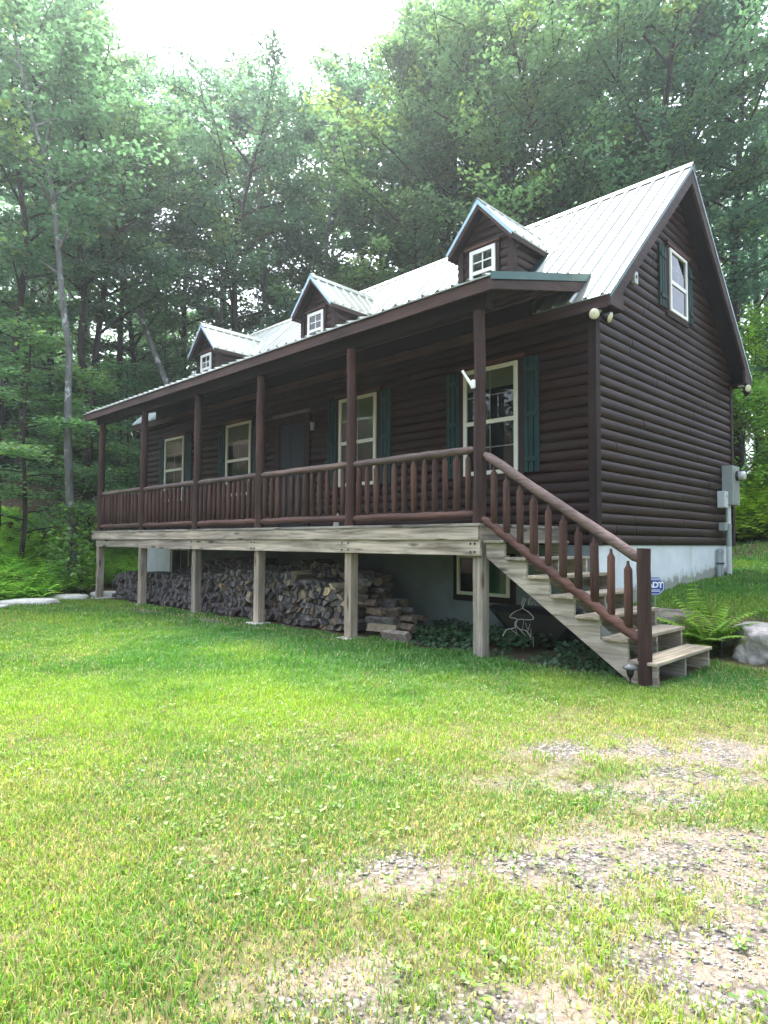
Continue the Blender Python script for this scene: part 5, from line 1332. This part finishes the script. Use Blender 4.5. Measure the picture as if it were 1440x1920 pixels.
FEATURED = [
    ('slender_tree', 17, [(-0.4819, 2.09), (-0.4943, 4.88), (-0.5008, 6.14), (-0.5189, 7.81), (-0.532, 9.49), (-0.5501, 11.16), (-0.5747, 13.12)], 0.125, 0.035, 0.55, 12, 2.3, 8000, 'bark_pale', 'pale-barked tree with a curved slender trunk standing at the left of the cabin', 3),
    ('slender_tree', 24, [(-0.3243, 5.21), (-0.353, 6.79), (-0.3818, 8.37), (-0.4039, 9.75), (-0.4228, 11.12), (-0.4351, 12.7), (-0.4417, 14.47), (-0.4516, 16.25)], 0.15, 0.04, 0.5, 15, 2.6, 9000, 'bark_pale', 'pale trunk leaning strongly to the left, rising beside the left dormer', 4),
    ('forked_tree', 26, [(-0.2365, 8.23), (-0.2397, 10.36), (-0.2422, 12.28), (-0.2282, 13.99), (-0.2135, 15.7), (-0.1872, 17.73)], 0.21, 0.05, 0.42, 20, 3.4, 15000, 'bark_dark', 'big tree with a mottled trunk bending right, behind the roof between left and middle dormers', 5),
    ('slender_tree', 29, [(-0.2611, 9.2), (-0.2603, 11.58), (-0.2586, 13.97), (-0.2627, 16.82), (-0.2726, 20.39)], 0.12, 0.04, 0.45, 16, 2.8, 10000, 'bark_pale', 'thin pale-trunked tree just left of the big mottled trunk above the left dormer', 6),
    ('slender_tree', 28, [(-0.0887, 10.72), (-0.087, 13.25), (-0.0837, 15.78), (-0.078, 18.07), (-0.0616, 20.14)], 0.12, 0.035, 0.48, 17, 2.8, 10000, 'bark_pale', 'thin pale trunk standing straight behind the middle dormer', 7),
    ('slender_tree', 29, [(-0.1888, 9.44), (-0.1913, 12.06), (-0.1954, 14.44), (-0.1987, 17.3), (-0.2053, 20.63)], 0.15, 0.04, 0.45, 17, 3.0, 11000, 'bark_pale', 'grey-trunked tree between the big mottled tree and the middle dormer', 8),
    ('maple_tree', 22, [(0.2036, 10.36), (0.2028, 12.17), (0.2036, 13.61), (0.2167, 15.42), (0.2233, 17.77), (0.2299, 19.75)], 0.2, 0.05, 0.4, 24, 3.6, 17000, 'bark_dark', 'tall dark-trunked maple directly behind the right dormer', 9),
    ('maple_tree', 23, [(0.1888, 10.84), (0.1856, 12.73), (0.179, 14.62), (0.1691, 16.69), (0.1601, 18.77)], 0.16, 0.05, 0.42, 20, 3.2, 13000, 'bark_dark', 'dark slimmer trunk leaning left, close beside the tall maple behind the right dormer', 10),
    ('slender_tree', 24, [(0.312, 13.29), (0.3087, 14.87), (0.3038, 16.05), (0.2923, 17.82), (0.2808, 19.4), (0.2709, 21.37)], 0.12, 0.035, 0.45, 17, 3.0, 12000, 'bark_pale', 'thin pale trunk leaning left above the ridge right of the right dormer', 11),
    ('maple_tree', 21, [(0.4236, 10.74), (0.4269, 12.12), (0.4351, 13.67), (0.4557, 15.57), (0.4663, 17.64), (0.4762, 19.53)], 0.2, 0.06, 0.35, 22, 3.8, 17000, 'bark_dark', 'heavy dark-trunked tree rising behind the gable peak', 12),
    ('maple_tree', 22, [(0.5501, 9.46), (0.5517, 11.26), (0.5567, 13.07), (0.5624, 15.42), (0.5706, 18.13), (0.5747, 20.29)], 0.17, 0.05, 0.35, 22, 3.4, 15000, 'bark_dark', 'dark tree at the right, behind the sloping gable edge', 13),
    ('maple_tree', 20, [(-0.587, 4.31), (-0.5813, 5.78), (-0.5747, 7.26), (-0.5731, 9.07), (-0.5764, 11.53), (-0.587, 14.49), (-0.5952, 17.11)], 0.14, 0.04, 0.4, 18, 3.0, 12000, 'bark_dark', 'dark thin trunk at the far left edge', 14),
    ('maple_tree', 22, [(-0.4663, 4.4), (-0.4663, 6.57), (-0.4713, 8.37), (-0.4778, 10.36), (-0.4844, 13.07), (-0.4885, 16.32), (-0.4926, 18.49)], 0.17, 0.05, 0.42, 20, 3.0, 13000, 'bark_dark', 'dark trunk standing just right of the curved pale tree', 15),
    ('maple_tree', 23, [(-0.4532, 4.99), (-0.4466, 7.25), (-0.4384, 8.76), (-0.4253, 10.65), (-0.4105, 12.73), (-0.4007, 14.62)], 0.17, 0.05, 0.45, 18, 3.0, 12000, 'bark_dark', 'dark trunk leaning right, left of the porch corner', 16),
    ('maple_tree', 27, [(-0.4138, 8.11), (-0.4171, 10.33), (-0.4204, 12.32), (-0.4171, 15.2), (-0.4105, 18.31)], 0.18, 0.05, 0.45, 18, 3.2, 12000, 'bark_dark', 'straight dark trunk behind the leaning pale tree, left of the porch roof', 17),
    ('maple_tree', 25, [(0.0534, 12.01), (0.0558, 13.86), (0.0542, 15.5), (0.0558, 17.14), (0.0616, 18.78)], 0.17, 0.05, 0.42, 22, 3.3, 15000, 'bark_dark', 'green tree rising behind the roof midway between middle and right dormers', 18),
    ('maple_tree', 27, [(0.0969, 12.99), (0.0952, 15.2), (0.092, 17.64), (0.0952, 20.3), (0.0985, 22.74)], 0.17, 0.05, 0.4, 22, 3.4, 15000, 'bark_dark', 'tree behind the roof just left of the right dormer', 19),
]
FILL = [
    (-0.6691, 21, 17.64, 'leafy tree beyond the left edge, its boughs reaching into the view'),
    (-0.5542, 27, 22.74, 'leafy tree filling the upper left corner behind the curved pale trunk'),
    (-0.5049, 31, 25.38, 'tall green tree behind the curved pale trunk, second from the upper left corner'),
    (-0.468, 33, 25.95, 'leafy tree left of the open sky, tops brushing the pale gap'),
    (-0.3859, 31, 21.18, 'pointed leafy tree at the left side of the open sky'),
    (-0.3448, 37, 23.35, 'low-topped hazy tree in the dip of the treeline at the left'),
    (-0.3021, 33, 23.24, 'narrow tree whose peak stands just right of the dip in the treeline'),
    (-0.2529, 38, 26.95, 'hazy tree in the middle of the treeline, left of the tall forked crown'),
    (-0.156, 35, 24.66, 'rounded tree top right of the forked crown'),
    (-0.1273, 39, 25.9, 'small hazy tree in the second dip of the treeline'),
    (-0.0985, 37, 25.78, 'narrow tree top rising above the middle dormer'),
    (-0.0534, 34, 23.39, 'tree between the middle dormer and the yellowish trees'),
    (-0.0123, 31, 21.05, 'tree at the right edge of the open sky'),
    (0.0246, 33, 24.05, 'airy tree right of the open sky, a little behind'),
    (0.0698, 27, 20.97, 'yellow-green tree above the roof between the middle and right dormers'),
    (0.119, 31, 27.16, 'tree behind the twin dark trunks, to their left'),
    (0.1519, 25, 21.45, 'broad green tree just left of the twin dark trunks'),
    (0.2422, 29, 26.11, 'green tree right of the twin dark trunks'),
    (0.2709, 22, 13.97, 'bright young tree showing over the ridge right of the right dormer'),
    (0.3448, 27, 24.74, 'broad tree behind the ridge, middle of the right-hand woods'),
    (0.3859, 33, 30.01, 'far tree between the ridge and the heavy dark trunk'),
    (0.4146, 25, 21.86, 'leafy tree just left of the heavy dark trunk behind the gable'),
    (0.4844, 27, 25.18, 'tree filling the woods right of the gable peak'),
    (0.5172, 21, 15.22, 'lower leafy tree behind the right slope of the gable'),
    (0.5952, 30, 26.28, 'leafy tree in the upper right corner'),
]
WOODS = 'trees of the wood behind the cabin'
for (nm, F, pts, r0, r1, t0, nb, reach, nl, bk, lab, sd) in FEATURED:
    q = [(*polar(a, F), z) for a, z in pts]
    bx, by = q[0][0], q[0][1]
    # carry the trunk down to the soil along its own lean
    gz0 = ground_z(bx, by); dz = q[1][2] - q[0][2]
    ex = (q[1][0] - q[0][0]) / dz; ey = (q[1][1] - q[0][1]) / dz
    drop = max(0.0, q[0][2] - gz0)
    bx, by = bx - ex * drop * 0.6, by - ey * drop * 0.6; gz0 = ground_z(bx, by)
    base = (bx, by, gz0)
    path = [(0, 0, -0.25)] + [(p[0] - bx + 0.0, p[1] - by, p[2] - gz0) for p in q if p[2] - gz0 > 0.5]
    rs = random.Random(sd)
    path = [(p[0], p[1] + (rs.uniform(-.25, .25) if i else 0), p[2]) for i, p in enumerate(path)]
    tint = (0.95, 1.0, 1.05) if pts[0][0] < -0.03 else (1.05, 1.03, 0.9)
    make_tree(nm, base, path, r0, r1, t0, nb, reach, nl, 0.15 if F > 24 else 0.135, M[bk], lab, WOODS, seed=sd, tint=tint)
# six generic forest trees; the rest are copies of them
protos = []
H0 = 20.0
def straight(h, seed, wob=0.35):
    rs = random.Random(seed); p = [(0, 0, -0.3)]; x = y = 0
    for i in range(1, 7):
        x += rs.uniform(-wob, wob); y += rs.uniform(-wob, wob); p.append((x, y, h * i / 6))
    return p
spec = [(0.24, 28, 3.8, 19000, .40), (0.28, 26, 3.4, 17000, .55), (0.20, 30, 4.0, 20000, .35), (0.32, 24, 3.2, 16000, .6), (0.22, 32, 3.6, 20000, .3), (0.27, 26, 3.0, 16000, .7)]
for i, (a, F, zt, lab) in enumerate(FILL):
    x, y = polar(a, F); g = ground_z(x, y); h = zt - g
    if i < 6:
        t0, nb, reach, nl, rise = spec[i]
        s = h / H0
        r = make_tree('forest_tree', (x, y, g), straight(H0, 40 + i), 0.19, 0.04, t0, nb, reach, nl, 0.155, M['bark_dark'], lab, WOODS, rise=rise, seed=50 + i, tint=(0.95, 1.0, 1.0))
        r.scale = (min(s, 1.1) if s < 1 else s * 0.95, min(s, 1.1) if s < 1 else s * 0.95, s); protos.append(r)
    else:
        s = h / H0; sx = max(0.62, min(1.1, s * 1.02)) if h > 9 else 0.5
        copy_tree(protos[(i * 5 + 1) % 6], (x, y, g), (i * 2.39) % 6.28, sx, s, lab, WOODS)
# understory: layered young trees and bushes
UND = 'young trees and bushes under the wood'
for (nm, a, F, h, reach, nl, tint, lab, t0, lay, leafm) in [
    ('young_hemlock', -0.560, 17.0, 6.8, 2.5, 12000, (1.35, 1.35, 1.1), 'layered green young hemlock left of the curved pale trunk', 0.16, True, 'leaf'),
    ('young_hemlock', -0.600, 21.0, 8.5, 2.6, 9000, (1.25, 1.3, 1.1), 'taller shaded hemlock at the left edge, behind the layered young one', 0.2, True, 'leaf'),
    ('young_hemlock', -0.455, 20.5, 6.0, 2.0, 7000, (1.3, 1.3, 1.05), 'layered young hemlock right of the curved pale trunk', 0.15, True, 'leaf'),
    ('sapling', -0.478, 16.6, 1.8, 0.6, 750, (1.4, 1.35, 0.95), 'bright leafy sapling beside the farthest porch post', 0.15, False, 'leaf_low'),
    ('sapling', -0.487, 15.4, 1.3, 0.45, 600, (1.0, 1.1, 1.05), 'low bushy sapling in the fern bed at the foot of the pale tree', 0.1, False, 'leaf_low'),
    ('young_hemlock', -0.395, 24.0, 6.5, 2.2, 7000, (1.1, 1.2, 1.05), 'young hemlock on the slope seen through the left end of the porch', 0.2, True, 'leaf'),
    ('young_hemlock', -0.340, 27.0, 9.5, 2.6, 9000, (1.15, 1.2, 1.05), 'layered hemlock behind the left end of the porch roof', 0.2, True, 'leaf'),
    ('shrub', 0.555, 19.0, 3.6, 1.7, 7000, (1.4, 1.4, 0.9), 'green shrub on the bank right behind the meter cabinet', 0.06, False, 'leaf_low'),
    ('shrub', 0.610, 20.5, 4.4, 1.9, 8000, (1.8, 1.6, 0.8), 'yellow-green shrub at the right edge of the bank', 0.06, False, 'leaf_low'),
    ('shrub', 0.575, 22.0, 4.6, 2.0, 8000, (1.5, 1.45, 0.9), 'taller shrub higher on the bank under the gable corner', 0.06, False, 'leaf_low'),
    ('shrub', 0.545, 24.0, 4.0, 1.9, 7000, (2.2, 1.8, 0.8), 'sunny yellowish shrub at the top of the bank beneath the rear floodlight', 0.06, False, 'leaf_low')]:
    x, y = polar(a, F); g = ground_z(x, y)
    make_tree(nm, (x, y, g), straight(h, int(F * 10), 0.12), 0.02 + 0.008 * h, 0.012, t0, 22 if lay else 16, reach, nl, 0.10 if not lay else 0.11, M['bark_dark'], lab, UND, rise=0.5, layered=lay, seed=int(F * 7), tint=tint, leafm=leafm, spread=(0.24, 0.07) if lay else (0.17, 0.12), cat='tree' if lay else 'shrub', forks=3)
# fallen trunks on the left slope
for (a0, f0, a1, f1, r, lab) in [(-0.575, 19.5, -0.488, 23.0, 0.10, 'lower dark fallen log slanting across the slope at the far left'), (-0.590, 21.0, -0.515, 24.5, 0.09, 'upper fallen log lying on the bare slope at the far left')]:
    x0, y0 = polar(a0, f0); x1, y1 = polar(a1, f1); k = MB()
    P = [(x0 + (x1 - x0) * t, y0 + (y1 - y0) * t, ground_z(x0 + (x1 - x0) * t, y0 + (y1 - y0) * t) + 0.12) for t in np.linspace(0, 1, 9)]
    k.tube(P, [r * (1 - 0.06 * i) for i in range(9)], 9, wob=0.06)
    tag(k.build('fallen_log', M['bark_dark'], origin=P[0], normals=False), lab, 'log', 'fallen logs on the slope')

# far wood as one mass, and the wood across the yard behind the photographer (seen in the window glass)
def wood_mass(name, spots, nleaf, leaf, label):
    Ps, Ls, Cs = [], [], []; tb = MB()
    for (x, y, h, r, cb) in spots:
        g = ground_z(x, y)
        tb.tube([(x, y, g - 0.3), (x + rng.normal(0, .4), y + rng.normal(0, .4), g + h * 0.5), (x + rng.normal(0, .7), y + rng.normal(0, .7), g + h * 0.95)], [0.20, 0.14, 0.03], 6, caps=False)
        nc = 34
        u = rng.random(nc); zc = g + h * (cb + (1 - cb) * u); rad = r * (0.45 + 0.6 * np.sin(PI * np.clip(u * 0.9 + 0.1, 0, 1))) * np.sqrt(rng.random(nc)); th = rng.uniform(0, 6.28, nc)
        cc = np.stack([x + rad * np.cos(th), y + rad * np.sin(th), zc], -1); tone = rng.uniform(0.65, 1.3, nc)
        i = rng.integers(0, nc, nleaf)
        Ps.append(cc[i] + rng.normal(0, 1, (nleaf, 3)) * np.array([0.75, 0.75, 0.38])); Cs.append(np.ones((nleaf, 3)) * (tone[i] * rng.uniform(0.8, 1.2, nleaf))[:, None])
    P = np.concatenate(Ps); C_ = np.concatenate(Cs); n = len(P)
    V, F = leaf_quads(P, np.stack([rng.normal(0, .5, n), rng.normal(0, .5, n), np.ones(n)], -1), leaf * rng.uniform(.7, 1.3, n), leaf * .65, rng.uniform(0, 6.28, n))
    tv = np.array(tb.v); tf = np.array(tb.f)
    V2 = np.concatenate([V, tv]); col2 = np.concatenate([np.repeat(C_, 4, axis=0), np.ones((len(tv), 3)) * np.array([0.6, 0.35, 0.55])])
    o = np_mesh(name, V2, [F, tf + len(V)], M['leaf_far'], col=col2)
    return tag(o, label, 'woods', kind='stuff')
spots = []
for k in range(150):
    f = random.uniform(40, 72); a = random.uniform(-0.72, 0.72); x, y = polar(a, f); g = ground_z(x, y)
    cap_el = float(np.interp(a, [-0.72, -0.45, -0.36, -0.30, -0.05, 0.05, 0.7], [0.62, 0.55, 0.42, 0.34, 0.34, 0.55, 0.75]))
    top = CZ + f * cap_el * random.uniform(0.8, 1.0); h = top - g
    if h < 5: h = 5
    spots.append((x, y, h, random.uniform(2.4, 3.6), random.uniform(0.12, 0.3)))
for k in range(130):
    f = random.uniform(29, 46); a = random.uniform(-0.72, -0.02); x, y = polar(a, f)
    spots.append((x, y, random.uniform(3.5, 7.5), random.uniform(2.0, 3.0), 0.02))
wood_mass('far_woods', spots, 1700, 0.30, 'hazy mass of far green woods between the nearer trunks')
spots = []
for k in range(70):
    th = random.uniform(-2.0, 2.0); rr_ = random.uniform(19, 34)
    d = -FW * math.cos(th) + RT * math.sin(th); x, y = CX + d[0] * rr_, CY + d[1] * rr_
    spots.append((x, y, random.uniform(11, 17), random.uniform(3, 4.2), random.uniform(0.05, 0.2)))
wood_mass('opposite_woods', spots, 1300, 0.36, 'woods across the yard, mirrored in the window panes')
# ------------------------------------------------------------------ AIR: a thin even haze over the whole yard
t = NT('humid_air')
pv = t.n('ShaderNodeVolumePrincipled'); pv.inputs['Color'].default_value = (0.86, 0.95, 1.0, 1); pv.inputs['Density'].default_value = HAZE_D
pv.inputs['Anisotropy'].default_value = 0.72
t.l(pv.outputs[0], t.out.inputs['Volume'])
hz = MB(); hz.box(float(gx[0]) - 2, float(gx[-1]) + 2, float(gy[0]) - 2, float(gy[-1]) + 2, float(ZZ.min()) - 1.0, max(46.0, float(ZZ.max()) + 2))
o = hz.build('haze', t.m); tag(o, 'thin humid haze softening the farther trees', 'haze', kind='stuff')
